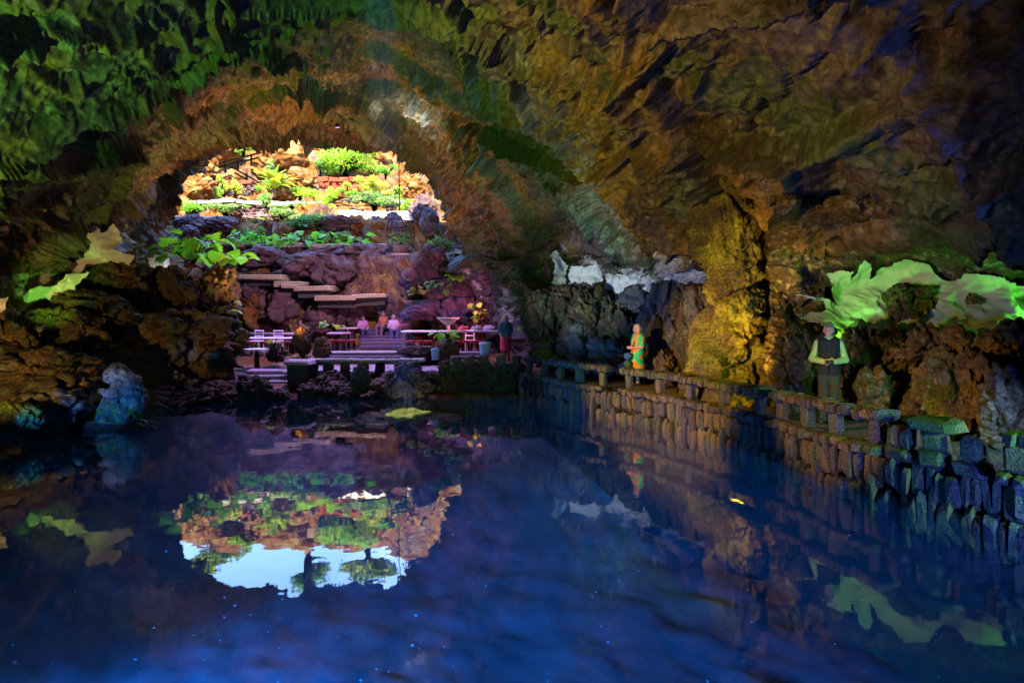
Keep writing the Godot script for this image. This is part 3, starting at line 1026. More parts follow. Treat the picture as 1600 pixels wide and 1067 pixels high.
func single_post(px: float, label: String, h: float, w: float, cap: bool, look: int) -> void:
	var f := w_frame(w_s(w_px(px)), 0.14)
	var t := thing("stone_post", label, "stone post", f[0] + Vector3(0, 0.62, 0), f[1])
	var m: Material = M.mossy_block if look == 1 else null
	if cap:
		stone(t, "collar", Vector3(0, 0.11, 0), 0, Vector3(w * 1.35, 0.22, w * 1.4), 0.03, m)
		stone(t, "shaft", Vector3(0, 0.22 + h / 2 - 0.06, 0), 0, Vector3(w, h - 0.08, w), 0.03, m)
		stone(t, "capstone", Vector3(0, 0.22 + h - 0.02, 0), 0.1, Vector3(w * 2.3, 0.17, w * 1.7), 0.05, m)
	else:
		stone(t, "base", Vector3(0, 0.07, 0), 0, Vector3(w * 1.6, 0.2, w * 1.4), 0.03)
		if px < 1450:
			stone(t, "shaft", Vector3(-w * 0.27, 0.15 + h / 2, 0), 0, Vector3(w * 0.5, h, w), 0.04, m)
			stone(t, "shaft", Vector3(w * 0.27, 0.15 + h / 2, 0), 0, Vector3(w * 0.5, h * 0.98, w), 0.04, m)
		else:
			stone(t, "shaft", Vector3(0, 0.15 + h / 2, 0), 0, Vector3(w, h, w), 0.04, m)

# ---------- the terrace at the head of the lake ----------
func at_floor(px: float, d: float) -> Vector3:
	var x := (px - 800.0) / F * d
	return Vector3(x, pit_height(x, d), -d)

func slab(t: Node3D, called: String, a: Vector3, b: Vector3, h: float, depth: float, m: Material, jit := 0.02, seed_ := 1) -> MeshInstance3D:     # a block whose top front edge runs from a to b
	var mid := (a + b) / 2 - t.position
	var l := a.distance_to(b)
	return part(called, cbox(Vector3(l, h, depth), minf(0.03, h * 0.3), minf(jit, h * 0.2), seed_), m, t, mid + Vector3(0, -h / 2, -depth / 2), Vector3(0, atan2(-(b.z - a.z), b.x - a.x), asin(clampf((b.y - a.y) / l, -1, 1))))

func cyl(r0: float, r1: float, h: float, seg := 14) -> CylinderMesh:
	var c := CylinderMesh.new()
	c.bottom_radius = r0
	c.top_radius = r1
	c.height = h
	c.radial_segments = seg
	c.rings = 1
	return c

func tube(pts: Array, r: float, seg := 6) -> ArrayMesh:
	var v := PackedVector3Array()
	var n := PackedVector3Array()
	var idx := PackedInt32Array()
	for i in pts.size():
		var a: Vector3 = pts[maxi(i - 1, 0)]
		var b: Vector3 = pts[mini(i + 1, pts.size() - 1)]
		var t := (b - a).normalized()
		var s := t.cross(Vector3.UP if absf(t.y) < 0.9 else Vector3.RIGHT).normalized()
		var o := t.cross(s)
		for k in seg:
			var ang := TAU * k / seg
			var dir := s * cos(ang) + o * sin(ang)
			v.append(pts[i] + dir * r)
			n.append(dir)
	for i in pts.size() - 1:
		for k in seg:
			var a := i * seg + k
			var b := i * seg + (k + 1) % seg
			idx.append_array([a, b, a + seg, b, b + seg, a + seg])
	return arrays_mesh(v, n, idx)

func cafe_table(px0: float, px1: float, ytop: float, d: float, label: String, top: Material) -> void:
	var a := P(px0, ytop, d)
	var b := P(px1, ytop, d)
	var fl := pit_height((a.x + b.x) / 2, d)
	var t := thing("long_table", label, "table", Vector3((a.x + b.x) / 2, fl, -d))
	slab(t, "tabletop", a, b, 0.07, 0.75, top, 0.006)
	var h: float = a.y - 0.07 - fl
	var n := maxi(2, roundi((b.x - a.x) / 1.3))
	for k in n:
		part("leg", cbox(Vector3(0.16, h, 0.5), 0.02, 0.01, k), M.dark_wood, t, Vector3(lerpf(a.x + 0.25, b.x - 0.25, float(k) / (n - 1)) - t.position.x, h / 2, -0.37))

func stool(px: float, d: float, label: String, group: String, m: Material, back := false) -> void:
	var f := at_floor(px, d)
	var t := thing("chair" if back else "stool", label, "chair" if back else "stool", f, rng.randf_range(-0.4, 0.4), group)
	if back:
		part("seat", cbox(Vector3(0.42, 0.05, 0.42), 0.015, 0, 1), m, t, Vector3(0, 0.45, 0))
		for s in [-1, 1]:
			part("leg", cyl(0.018, 0.018, 0.45), m, t, Vector3(s * 0.19, 0.225, 0.19))
			part("leg", cyl(0.018, 0.018, 0.92), m, t, Vector3(s * 0.19, 0.46, -0.19))
		part("back_rail", cbox(Vector3(0.40, 0.05, 0.03), 0.01, 0, 1), m, t, Vector3(0, 0.88, -0.19))
		part("back_rail", cbox(Vector3(0.40, 0.04, 0.03), 0.01, 0, 1), m, t, Vector3(0, 0.66, -0.19))
	else:
		part("seat", cyl(0.18, 0.2, 0.09, 18), m, t, Vector3(0, 0.50, 0))
		for k in 4:
			var a := TAU * (k + 0.5) / 4
			part("leg", tube([Vector3(cos(a) * 0.13, 0.47, sin(a) * 0.13), Vector3(cos(a) * 0.2, 0.0, sin(a) * 0.2)], 0.018), M.dark_wood, t)

func build_terrace() -> void:
	# steps up from the landing to the tables
	for s in [[505, 706, "wide stair of three dark treads with a pink lit top edge"], [708, 760, "short stair of three dark treads beside the pale blue bin"]]:
		var t := thing("stone_steps", s[2], "steps", P((s[0] + s[1]) / 2.0, 560, 26.0))
		for k in 3:
			var d: float = 25.2 + 0.34 * k
			var y := 0.68 + 0.135 * (k + 1)
			var a := Vector3((s[0] - 800.0) / F * d, y, -d)
			var b := Vector3((s[1] - 800.0) / F * d, y, -d)
			slab(t, "tread", a, b, 0.16, 0.45 if k < 2 else 0.9, M.pale_stone if k == 2 else M.grey_stone, 0.01, k)
	# steps into the water on the left
	var ls := thing("stone_steps", "worn pale steps going down into the lake beside the square stone pier", "steps", P(420, 610, 21.5))
	for k in 5:
		var d := 20.9 + 0.5 * k
		var y := 0.10 + 0.135 * k
		slab(ls, "tread", Vector3((398.0 - 800 - 4 * k) / F * d, y, -d), Vector3((452.0 - 800) / F * d, y, -d), 0.2, 0.62, M.pale_stone, 0.02, 10 + k)
	# pale landing behind the low front railing
	var ld := thing("stone_landing", "pale flagstone landing behind the low front railing", "paving", P(560, 575, 24.0))
	for r in 3:
		for k in 12:
			var d := 22.7 + 0.85 * r
			var x0 := -7.4 + 0.62 * k + 0.2 * (r % 2)
			part("flagstone", cbox(Vector3(0.6, 0.12, 0.83), 0.03, 0.015, 40 + r * 12 + k), M.pale_stone, ld, Vector3(x0, 0.60 + 0.01 * (k % 3), -d) - ld.position)
	# front railing
	var fr := thing("stone_railing", "low front railing with a long pale slab on dark stone stubs", "railing", P(570, 590, 22.0))
	var n := 9
	for k in n:
		var p0 := lerpf(478, 662, float(k) / n)
		var p1 := lerpf(478, 662, float(k + 1) / n)
		slab(fr, "rail_slab", P(p0, 561 + rng.randf_range(-0.6, 0.6), 22.1), P(p1, 561, 22.1), 0.12, 0.4, M.pale_stone, 0.01, 60 + k)
	for px in [487, 512, 538, 566, 592, 622, 650]:
		var p := P(px, 566, 22.2)
		part("stub", cbox(Vector3(0.3, p.y - 0.25, 0.3), 0.04, 0.03, px), M.blocks[px % 5], fr, Vector3(p.x, (p.y + 0.25) / 2 - 0.05, p.z - 0.1) - fr.position)
	# square pier
	var pier := thing("stone_pier", "square dark stone pier with an overhanging flat cap at the lake stairs", "pier", P(464, 635, 21.4))
	part("shaft", cbox(Vector3(0.62, 1.45, 0.62), 0.05, 0.04, 5), M.blocks[0], pier, Vector3(0, 0.62, -0.3))
	part("cap", cbox(Vector3(0.82, 0.14, 0.8), 0.04, 0.03, 6), M.pale_stone, pier, Vector3(0, 1.40, -0.3))
	for a in [[380, 600, 21.0], [412, 603, 20.9], [352, 598, 21.2]]:
		var p := P(a[0], a[1] + 12, a[2])
		var sp := thing("stone_post", {380: "small dark stone stub in the middle of three by the lake stairs", 412: "small dark stone stub of three that is closest to the square pier", 352: "small dark stone stub of three that is closest to the left bank"}[a[0]], "stone post", p, 0.0, "stubs by the lake stairs")
		part("shaft", cbox(Vector3(0.26, 0.55, 0.26), 0.04, 0.03, a[0]), M.blocks[2], sp, Vector3(0, 0.2, 0))
		part("cap", cbox(Vector3(0.32, 0.1, 0.32), 0.03, 0.02, a[0] + 1), M.blocks[4], sp, Vector3(0, 0.5, 0))
	# rough wall with crenels on the right
	var rw := thing("rough_wall", "rough yellow brown boulder wall with a row of stubby merlons above the lake", "wall", P(735, 620, 21.2))
	for r in 4:
		for k in 13:
			var px := 652.0 + 13.0 * k + 6.0 * (r % 2) + rng.randf_range(-2, 2)
			var p := P(px, 622 - 15.5 * r, 21.1 + 0.06 * r)
			if r == 3 and px < 690: continue
			if r == 2 and px < 665: continue
			part("stone", boulders[[0, 0, 3][rng.randi() % 3]][rng.randi() % 5], M.stone, rw, p - rw.position, Vector3(rng.randf() * 0.5, rng.randf() * TAU, 0), Vector3(0.36, 0.38, 0.4) * rng.randf_range(0.9, 1.2))
	for px in [712, 733, 756, 783, 806]:
		var p := P(px, 566, 21.3)
		part("merlon", cbox(Vector3(0.3, 0.42, 0.3), 0.05, 0.05, int(px)), M.blocks[3], rw, p - rw.position, Vector3(0, 0.2, 0))
	# loose shore boulders in front
	boulder(560, 600, 20.9, 30, 44, 1, "boulder", "upright pointed grey boulder standing in front of the low railing")
	boulder(637, 602, 20.6, 58, 52, 1, "boulder", "big smooth blue grey boulder beside the shaft of light")
	heap([[500, 605, 21.2, 40, 30], [527, 610, 21.0, 36, 24], [590, 608, 20.9, 44, 28], [605, 595, 21.3, 34, 26], [480, 615, 20.8, 34, 26], [545, 615, 20.6, 30, 18], [575, 618, 20.5, 30, 14], [515, 593, 21.5, 40, 24], [440, 618, 20.6, 30, 18]], [0], "%s small brown rock from the square pier along the shore below the railing", "rocks below the front railing")
	# bins
	for a in [[680, 553, 23.6, 13, 18, "small pale blue bin standing behind the rough boulder wall"], [758, 544, 24.6, 19, 19, "large pale blue bin beside the far visitor"]]:
		var c := P(a[0], a[1] + a[4] / 2.0, a[2])
		var w: float = a[3] / F * a[2]
		var h: float = a[4] / F * a[2]
		var b := thing("waste_bin", a[5], "bin", c)
		part("body", cyl(w * 0.40, w * 0.5, h * 0.86, 20), M.blue_plastic, b, Vector3(0, h * 0.43, 0))
		var lid := part("lid", cyl(w * 0.53, w * 0.48, h * 0.12, 20), M.blue_plastic, b, Vector3(0, h * 0.92, 0))
		part("rim", cyl(w * 0.53, w * 0.53, h * 0.03, 20), M.pale_stone, lid, Vector3(0, -h * 0.07, 0))
	# tables and seats
	cafe_table(360, 462, 528, 26.6, "long pale table at the foot of the left boulders", M.white_paint)
	cafe_table(370, 480, 520.5, 29.4, "second long pale table behind the one by the left boulders", M.pink_paint)
	cafe_table(510, 541, 520, 27.8, "short table with a leafy pot plant standing on it", M.pink_paint)
	cafe_table(626, 790, 517, 27.0, "long white counter table running to the far visitor", M.white_paint)
	cafe_table(530, 556, 512, 30.0, "short dark pink table behind the pot plant table", M.pink_paint)
	var row3 := [401, 432]
	for i in row3.size(): stool(row3[i], 27.9, "%s white metal chair from the left boulders behind the long pale table" % NTH[i], "white chairs at the left tables", M.white_paint, true)
	var row0 := [373, 392, 412, 433, 452]
	for i in row0.size(): stool(row0[i], 26.15, "%s red round stool from the left boulders at the long pale table" % NTH[i], "red stools at the left table", M.red_paint)
	var row1 := [516, 532, 549]
	for i in row1.size(): stool(row1[i], 27.2, "%s red round stool from the dark blocks at the pot plant table" % NTH[i], "red stools at the pot plant table", M.red_paint)
	var row2 := [642, 655, 668, 715, 728, 741, 752]
	for i in row2.size(): stool(row2[i], 26.5, "%s red round stool from the stair under the white counter table" % NTH[i], "red stools at the counter", M.red_paint)
	for px in [736]: stool(px, 28.4, "white metal chair drawn up behind the white counter table", "", M.white_paint, true)
	# round table
	var rc := at_floor(401, 24.2)
	var rt := thing("round_table", "round white table on a dark pedestal near the lake stairs", "table", rc)
	var rh := P(401, 546, 24.2).y - rc.y
	part("tabletop", cyl(0.44, 0.44, 0.05, 28), M.white_paint, rt, Vector3(0, rh, 0))
	part("pedestal", cyl(0.10, 0.07, rh - 0.02, 12), M.dark_wood, rt, Vector3(0, rh / 2, 0))
	part("foot", cyl(0.28, 0.2, 0.05, 18), M.dark_wood, rt, Vector3(0, 0.03, 0))
	# dark stone blocks and planters between the tables
	for a in [[473, 530, 25.6, 30, 50, "upright dark lava block with a notched top beside the left tables"], [503, 545, 25.0, 26, 40, "dark lava block between the stair and the notched block"], [655, 550, 25.0, 54, 24, "long low dark lava block beside the wide stair"], [697, 546, 24.8, 34, 32, "dark lava planter rock under the drooping green plant"], [430, 550, 24.6, 24, 32, "dark lava planter with a small yellow plant by the round table"]]:
		boulder(a[0], a[1], a[2], a[3], a[4], 0, "boulder", a[5])
	# stone bowl on a stem and the heap of folded covers on the counter
	var bc := P(700, 516, 27.3)
	var bowl := thing("stone_bowl", "wide pale yellow stone bowl on a stem standing behind the counter", "bowl", bc)
	part("bowl", lathe([[0.0, 0.22], [0.12, 0.22], [0.46, 0.48], [0.48, 0.52], [0.40, 0.50], [0.1, 0.3], [0.0, 0.3]], 28), M.cream_stone, bowl)
	part("stem", cyl(0.08, 0.07, 0.24), M.cream_stone, bowl, Vector3(0, 0.11, 0))
	for a in [[724, 510, 22, 0], [745, 511, 20, 1], [764, 511, 22, 2]]:
		var c := P(a[0], 514, 26.7)
		solo("folded_cloth", cloth_heap(a[3], a[2] / F * 26.7), [M.red_paint, M.cream_stone, M.pink_paint][a[3]], ["crumpled red cloth heaped on the white counter", "crumpled cream cloth in the middle of the white counter", "crumpled pink cloth on the counter next to the far visitor"][a[3]], "cloth", c + Vector3(0, -0.04, -0.2))
	# stage stair and rail at the very back
	var st := thing("stone_steps", "dark narrow stair behind the tables where the group stands", "steps", P(605, 535, 31.0))
	for k in 6:
		var d := 29.4 + 0.36 * k
		var y := 1.0 + 0.14 * (k + 1)
		slab(st, "tread", Vector3((562.0 - 800) / F * d, y, -d), Vector3((640.0 - 800) / F * d, y, -d), 0.16, 0.5, M.grey_stone, 0.012, 80 + k)
	var hr := thing("metal_handrail", "thin metal handrail behind the group on the narrow stair", "handrail", P(605, 510, 31.8))
	part("rail", tube([P(562, 493, 31.8) - hr.position, P(645, 492, 31.8) - hr.position], 0.025), M.pale_stone, hr)
	part("rail", tube([P(562, 501, 31.8) - hr.position, P(645, 500, 31.8) - hr.position], 0.018), M.pale_stone, hr)
	for px in [562, 590, 617, 645]: part("post", tube([P(px, 492, 31.8) - hr.position, P(px, 520, 31.8) - hr.position], 0.025), M.pale_stone, hr)

func lathe(prof: Array, seg: int) -> ArrayMesh:
	var v := PackedVector3Array()
	for p in prof:
		for k in seg + 1:
			var a := TAU * (k % seg) / seg
			v.append(Vector3(cos(a) * p[0], p[1], sin(a) * p[0]))
	return grid_mesh(v, PackedColorArray(), prof.size(), seg + 1, false)

func cloth_heap(seed_: int, w: float) -> ArrayMesh:
	var v := PackedVector3Array()
	for r in 16:
		for c in 33:
			var a := TAU * (c % 32) / 32.0
			var t := r / 15.0
			var rad := w * 0.5 * sin(t * PI * 0.5)
			var q := Vector3(cos(a) * rad * 6 + seed_ * 9.0, 0, sin(a) * rad * 6)
			v.append(Vector3(cos(a) * rad, (0.16 + 0.10 * nQ.get_noise_3dv(q)) * (1.0 - t * t) + 0.02 * nE.get_noise_3dv(q), sin(a) * rad * 0.7))
	return grid_mesh(v, PackedColorArray(), 16, 33, true)

# ---------- the garden in the pit ----------
func coping(px0: float, py0: float, px1: float, py1: float, d0: float, d1: float, thick: float, below: float, label: String, m: Material, face: Material, called := "terrace_wall") -> void:
	var a := P(px0, py0, d0 - 0.5)
	var b := P(px1, py1, d1 - 0.5)
	var t := thing(called, label, "wall", (a + b) / 2 - Vector3(0, below, 0))
	var l := a.distance_to(b)
	var n := maxi(2, roundi(l / 0.75))
	for k in n:
		var p := a.lerp(b, float(k) / n) + Vector3(0, rng.randf_range(-0.03, 0.04), rng.randf_range(-0.08, 0.08))
		var q := a.lerp(b, (k + 0.96) / n) + Vector3(0, rng.randf_range(-0.03, 0.04), 0)
		slab(t, "coping_stone", p, q, thick, 0.6, m, 0.05, 500 + k)
	if below > 0.3:
		var rows := maxi(1, roundi(below / 0.4))
		var cols := maxi(2, roundi(l / 0.5))
		for r in rows:
			for k in cols:
				var p := a.lerp(b, (k + 0.5 + 0.25 * (r % 2)) / cols) - Vector3(0, thick + (r + 0.5) * (below - thick) / rows, 0.35)
				part("stone", boulders[2 if face == null else 4][rng.randi() % 5], M.stone if face == null else face, t, p - t.position, Vector3(0, rng.randf() * 6.0, 0), Vector3(l / cols * 1.12, below / rows * 1.15, 0.5))

func build_garden() -> void:
	coping(318, 379, 602, 381, 37.6, 37.6, 0.2, 0.5, "long pale stone ledge above the dark rock face", M.pale_stone, null)
	coping(266, 339, 352, 337, 40.5, 41.0, 0.22, 0.9, "pale ledge at the left side of the garden under the curved one", M.pale_stone, null)
	coping(283, 316, 345, 310, 43.5, 44.5, 0.25, 1.0, "rising end of the curved pale garden ledge", M.pale_stone, null)
	coping(345, 310, 408, 314, 44.5, 44.8, 0.25, 1.0, "level end of the curved pale garden ledge", M.pale_stone, null)
	coping(412, 315, 512, 314, 46.5, 46.5, 0.3, 0.7, "sunlit white garden wall between the two yellow green shrubs", M.white_paint, null)
	coping(528, 329, 646, 330, 42.0, 42.0, 0.58, 1.2, "thick white beam ledge on rough stones at the right of the garden", M.white_paint, null)
	coping(600, 313, 672, 312, 45.0, 44.4, 0.25, 0.6, "pinkish stone ledge behind the thick white beam", M.pale_stone, null)
	coping(496, 277, 578, 275, 50.5, 50.5, 0.35, 0.6, "upper rust red dry stone terrace below the big round bush", M.rust, M.rust)
	coping(512, 291, 576, 289, 49.0, 49.0, 0.35, 0.7, "lower rust red dry stone terrace below the big round bush", M.rust, M.rust)
	coping(305, 282, 392, 281, 48.0, 48.0, 0.3, 1.0, "rust red terrace over dark recesses at the left of the garden", M.rust, null)
	coping(560, 296, 612, 297, 47.5, 47.0, 0.3, 1.2, "ochre terrace under the overhanging yellow shrub", M.ochre, M.ochre)
	# pale slabs of the zigzag stair on the dark rock face
	for a in [[372, 440, 430, 34.4, "topmost pale slab of the zigzag stair on the dark rock"], [428, 470, 440, 34.2, "second pale slab from the top of the zigzag stair"], [438, 464, 444, 34.0, "thin pale slab tucked under the second one of the zigzag stair"], [458, 514, 447, 33.8, "third broad pale slab of the zigzag stair"], [490, 555, 462, 33.4, "broken pale slab at the foot of the zigzag stair"], [550, 602, 459, 33.5, "lowest pale slab of the zigzag stair with a ragged end"]]:
		var p := P(a[0], a[2], a[3] - 0.9)
		var q := P(a[1], a[2] - 1, a[3] - 0.9)
		var t := thing("stair_slab", a[4], "step", (p + q) / 2)
		slab(t, "tread", p, q, 0.24, 1.5, M.cream_stone, 0.05, a[0])
		slab(t, "riser", p + Vector3(0.1, -0.2, -0.25), q + Vector3(-0.1, -0.2, -0.25), 0.4, 0.8, M.blocks[2], 0.06, a[0] + 1)
	var ws := thing("stone_steps", "small white stair at the left foot of the arch", "steps", P(243, 420, 29.5))
	for k in 5: slab(ws, "tread", P(230, 418 - 5 * k, 29.2 + 0.3 * k), P(256, 418 - 5 * k, 29.2 + 0.3 * k), 0.16, 0.5, M.white_paint, 0.01, k)
	# timber handrail of the upper path
	var hr := thing("timber_handrail", "sunlit timber handrail climbing the rocks at the top left of the garden", "handrail", P(370, 262, 50.0))
	for a in [[336, 258, 408, 238], [340, 263, 404, 246], [336, 272, 336, 256], [352, 270, 352, 252], [372, 264, 372, 247], [392, 258, 392, 241], [366, 263, 402, 284], [366, 270, 400, 289], [385, 282, 385, 271]]:
		part("rail" if a[0] != a[2] else "post", tube([P(a[0], a[1], 50.2) - hr.position, P(a[2], a[3], 50.2) - hr.position], 0.075), M.timber, hr)
	# scattered rocks
	heap([[560, 350, 40.6, 30, 26, 4], [650, 300, 45.0, 36, 26, 4], [640, 285, 47.0, 34, 30, 4], [450, 250, 53.5, 60, 40, 4], [415, 255, 53.0, 44, 36, 4], [480, 235, 56.0, 60, 34, 4], [600, 240, 54.5, 40, 40, 4], [350, 240, 54.0, 50, 34, 4], [320, 262, 50.0, 40, 36, 4], [310, 295, 46.0, 44, 30, 4], [470, 280, 50.0, 40, 30, 4], [445, 300, 48.0, 34, 18, 4], [560, 225, 57.5, 50, 26, 4], [520, 228, 57.0, 50, 26, 4]], [4], "%s rust and pale cinder boulder from the handrail end of the sunlit slope", "boulders of the sunlit slope")
	heap([[535, 352, 40.5, 60, 22, 2], [590, 352, 40.6, 26, 24, 2], [615, 348, 40.7, 26, 28, 2], [660, 330, 41.0, 40, 40, 2], [670, 350, 39.0, 30, 40, 2], [400, 340, 42.0, 40, 16, 2], [350, 350, 40.6, 40, 22, 2], [300, 350, 40.0, 36, 24, 2], [295, 365, 39.0, 30, 20, 2]], [2], "%s violet grey boulder from the left end of the shaded terraces", "boulders of the shaded terraces")
	heap([[395, 470, 34.4, 60, 60, 2], [440, 490, 34.0, 70, 60, 2], [500, 500, 33.9, 60, 50, 2], [470, 420, 35.699999999999996, 80, 40, 2], [530, 430, 35.599999999999994, 80, 50, 2], [545, 490, 33.8, 50, 60, 2], [585, 430, 35.4, 60, 60, 2], [600, 480, 34.0, 50, 70, 2], [410, 405, 36.199999999999996, 70, 30, 2], [620, 430, 35.199999999999996, 50, 60, 2], [575, 400, 36.4, 70, 30, 2], [500, 400, 36.4, 70, 26, 2]], [2], "%s dark rock from the topmost stair slab across the shaded rock face", "rocks of the shaded face")
	# right foot of the arch: ledges with plants
	for a in [[672, 415, 33.0, 50, 50, "rounded reddish boulder by the right foot of the arch"], [655, 440, 33.0, 60, 40, "dark boulder with a bluish patch by the right foot of the arch"], [700, 455, 32.0, 70, 36, "pink edged boulder ledge carrying yellow leaved plants"], [660, 485, 31.0, 60, 30, "low dark boulder beside the narrow stair"], [715, 490, 31.0, 70, 50, "dark boulder under the pink edged ledge"]]:
		boulder(a[0], a[1], a[2], a[3], a[4], 2, "boulder", a[5])
	var lg := thing("stone_ledge", "pale stone ledge with yellow leaves at the right foot of the arch", "ledge", P(655, 475, 31.5))
	slab(lg, "top_slab", P(632, 470, 31.5), P(668, 468, 31.5), 0.22, 0.8, M.cream_stone, 0.05, 5)
	slab(lg, "top_slab", P(664, 459, 31.9), P(728, 450, 31.9), 0.2, 0.8, M.cream_stone, 0.05, 6)
	# hanging wire cage
	var top := P(622, 205, 29.0)
	var cg := thing("hanging_cage", "large wire cage planter hanging on a long cable from the arch", "hanging planter", P(626, 371, 29.0))
	var c0 := cg.position
	part("cable", tube([top - c0 + Vector3(0, 0.6, 0), P(624, 330, 29.0) - c0], 0.022), M.wire, cg)
	var hgt := 1.42
	for k in 5:
		var y := hgt * (k / 4.0 - 0.5)
		var r: float = [0.42, 0.54, 0.6, 0.6, 0.54][k]
		var ring := []
		for i in 25: ring.append(Vector3(cos(TAU * i / 24) * r, y, sin(TAU * i / 24) * r))
		part("hoop", tube(ring, 0.016, 5), M.wire, cg)
	for i in 12:
		var a := TAU * i / 12
		var pts := []
		for k in 5:
			var r: float = [0.42, 0.54, 0.6, 0.6, 0.54][k]
			pts.append(Vector3(cos(a) * r, hgt * (k / 4.0 - 0.5), sin(a) * r))
		part("wire", tube(pts, 0.012, 5), M.wire, cg)
		if i % 3 == 0: part("sling", tube([pts[4], P(624, 332, 29.0) - c0], 0.012, 5), M.wire, cg)
	part("basket_floor", cyl(0.42, 0.42, 0.04, 24), M.wire, cg, Vector3(0, -hgt / 2, 0))
	part("pot", cyl(0.25, 0.32, 0.3, 18), M.blocks[3], cg, Vector3(0, -hgt / 2 + 0.17, 0))
	leafy("caged_plant", P(626, 372, 29.0), 0.42, 0.42, 34, 0.2, "bright green plant growing inside the hanging wire cage", M.leaf[1])
	build_plants()

# ---------- plants ----------
var leaf_round: ArrayMesh
var leaf_long: ArrayMesh
var leaf_lobed: ArrayMesh

func leaf_mesh(prof: Array, bend: float, fold: float) -> ArrayMesh:     # a leaf 1 m long along +z with a midrib and two thin sides
	var v := PackedVector3Array()
	var n := prof.size()
	for i in n:
		var t := float(i) / (n - 1)
		var w: float = prof[i]
		var y := bend * (t - t * t * 1.6)
		v.append(Vector3(-w, y + fold * w, t))
		v.append(Vector3(0, y, t))
		v.append(Vector3(w, y + fold * w, t))
	return grid_mesh(v, PackedColorArray(), n, 3, true)

func make_leaves() -> void:
	leaf_round = leaf_mesh([0.02, 0.30, 0.44, 0.46, 0.38, 0.02], 0.35, 0.25)
	leaf_long = leaf_mesh([0.03, 0.10, 0.13, 0.09, 0.01], 0.5, 0.4)
	leaf_lobed = leaf_mesh([0.03, 0.34, 0.24, 0.48, 0.30, 0.46, 0.22, 0.28, 0.02], 0.3, 0.2)
	M.leaf = []
	for c in [Color(0.09, 0.24, 0.02), Color(0.13, 0.36, 0.02), Color(0.22, 0.30, 0.02), Color(0.05, 0.12, 0.03), Color(0.30, 0.28, 0.03), Color(0.10, 0.13, 0.06)]:
		var m := mat(c.linear_to_srgb(), 0.5)
		m.backlight_enabled = true
		m.backlight = (c * 1.6).linear_to_srgb()
		m.cull_mode = BaseMaterial3D.CULL_DISABLED
		M.leaf.append(m)
	M.stem = mat(lin(0.08, 0.07, 0.03), 0.8)

func leafy(called: String, c: Vector3, w: float, h: float, n: int, size: float, label: String, m: Material, shape: ArrayMesh = null, category := "plant", group := "") -> Node3D:     # leaves one by one on arching stalks
	var t := thing(called, label, category, c - Vector3(0, h * 0.6, 0), 0.0, group)
	if shape == null: shape = leaf_round
	var g := RandomNumberGenerator.new()
	g.seed = hash(label)
	for k in n:
		var a := g.randf() * TAU
		var rad := sqrt(g.randf())
		var tip := Vector3(cos(a) * rad * w, h * (0.25 + 0.85 * g.randf()), sin(a) * rad * w * 0.8)
		var o := part("leaf", shape, m if g.randf() < 0.75 else M.leaf[g.randi() % 3], t, tip)
		var s := size * g.randf_range(0.7, 1.25)
		o.rotation = Vector3(g.randf_range(-0.2, 0.9), PI / 2 - a + g.randf_range(-0.6, 0.6), g.randf_range(-0.5, 0.5))
		o.scale = Vector3.ONE * s
		if k % 3 == 0: part("stalk", tube([Vector3(tip.x * 0.1, 0, tip.z * 0.1), Vector3(tip.x * 0.5, tip.y * 0.7, tip.z * 0.5), tip], 0.012 + size * 0.015, 5), M.stem, t)
	return t

func spiky(called: String, c: Vector3, w: float, n: int, label: String, m: Material, lift := 0.6) -> void:
	var t := thing(called, label, "plant", c)
	var g := RandomNumberGenerator.new()
	g.seed = hash(label)
	for k in n:
		var a := TAU * k / n * 2.4
		var up := lerpf(0.1, 1.3, g.randf()) * lift + 0.2
		part("blade", leaf_long, m, t, Vector3.ZERO, Vector3(-up, a, 0), Vector3(1.0, 1, 1) * w * g.randf_range(0.7, 1.1))
	part("stem", cyl(w * 0.09, w * 0.07, w * 0.3), M.stem, t, Vector3(0, -w * 0.1, 0))

func bush(called: String, c: Vector3, r: Vector3, n: int, size: float, label: String, mats: Array, category := "shrub", trunk := 0.0) -> void:
	# leaf-sized faces spread through a lumpy crown, in two tones, over branching stems
	var t := thing(called, label, category, c - Vector3(0, r.y * 0.9 + trunk, 0))
	var g := RandomNumberGenerator.new()
	g.seed = hash(label)
	var lumps := []
	for k in 9:
		lumps.append([Vector3(g.randfn() * 0.42, g.randfn() * 0.36, g.randfn() * 0.42), g.randf_range(0.32, 0.55)])
	var base := Vector3(0, r.y * 0.9 + trunk, 0)
	for half in mats.size():
		var v := PackedVector3Array()
		var nn := PackedVector3Array()
		var idx := PackedInt32Array()
		for k in n / mats.size():
			var l: Array = lumps[g.randi() % lumps.size()]
			var dir := Vector3(g.randfn(), g.randfn(), g.randfn()).normalized()
			var p: Vector3 = (l[0] + dir * l[1] * pow(g.randf(), 0.4)) * r + base
			var x := Vector3(g.randfn(), g.randfn(), g.randfn()).normalized()
			var y := x.cross(dir).normalized()
			var s := size * g.randf_range(0.6, 1.3)
			var q := v.size()
			v.append_array([p - x * s, p + y * s * 0.42 + dir * s * 0.1, p + x * s, p - y * s * 0.42 + dir * s * 0.1])
			var no := x.cross(y)
			nn.append_array([no, no, no, no])
			idx.append_array([q, q + 1, q + 2, q, q + 2, q + 3])
		part("foliage", arrays_mesh(v, nn, idx), mats[half], t)
	for k in 6:
		var l: Array = lumps[k]
		var e: Vector3 = l[0] * r + base
		part("trunk" if k == 0 and trunk > 0.5 else "branch", tube([Vector3(0, -0.3, 0), Vector3(e.x * 0.2, base.y * 0.5, e.z * 0.2), e], maxf(0.03, 0.05 * r.x) * (2.0 if k == 0 else 1.0), 6), M.stem, t)

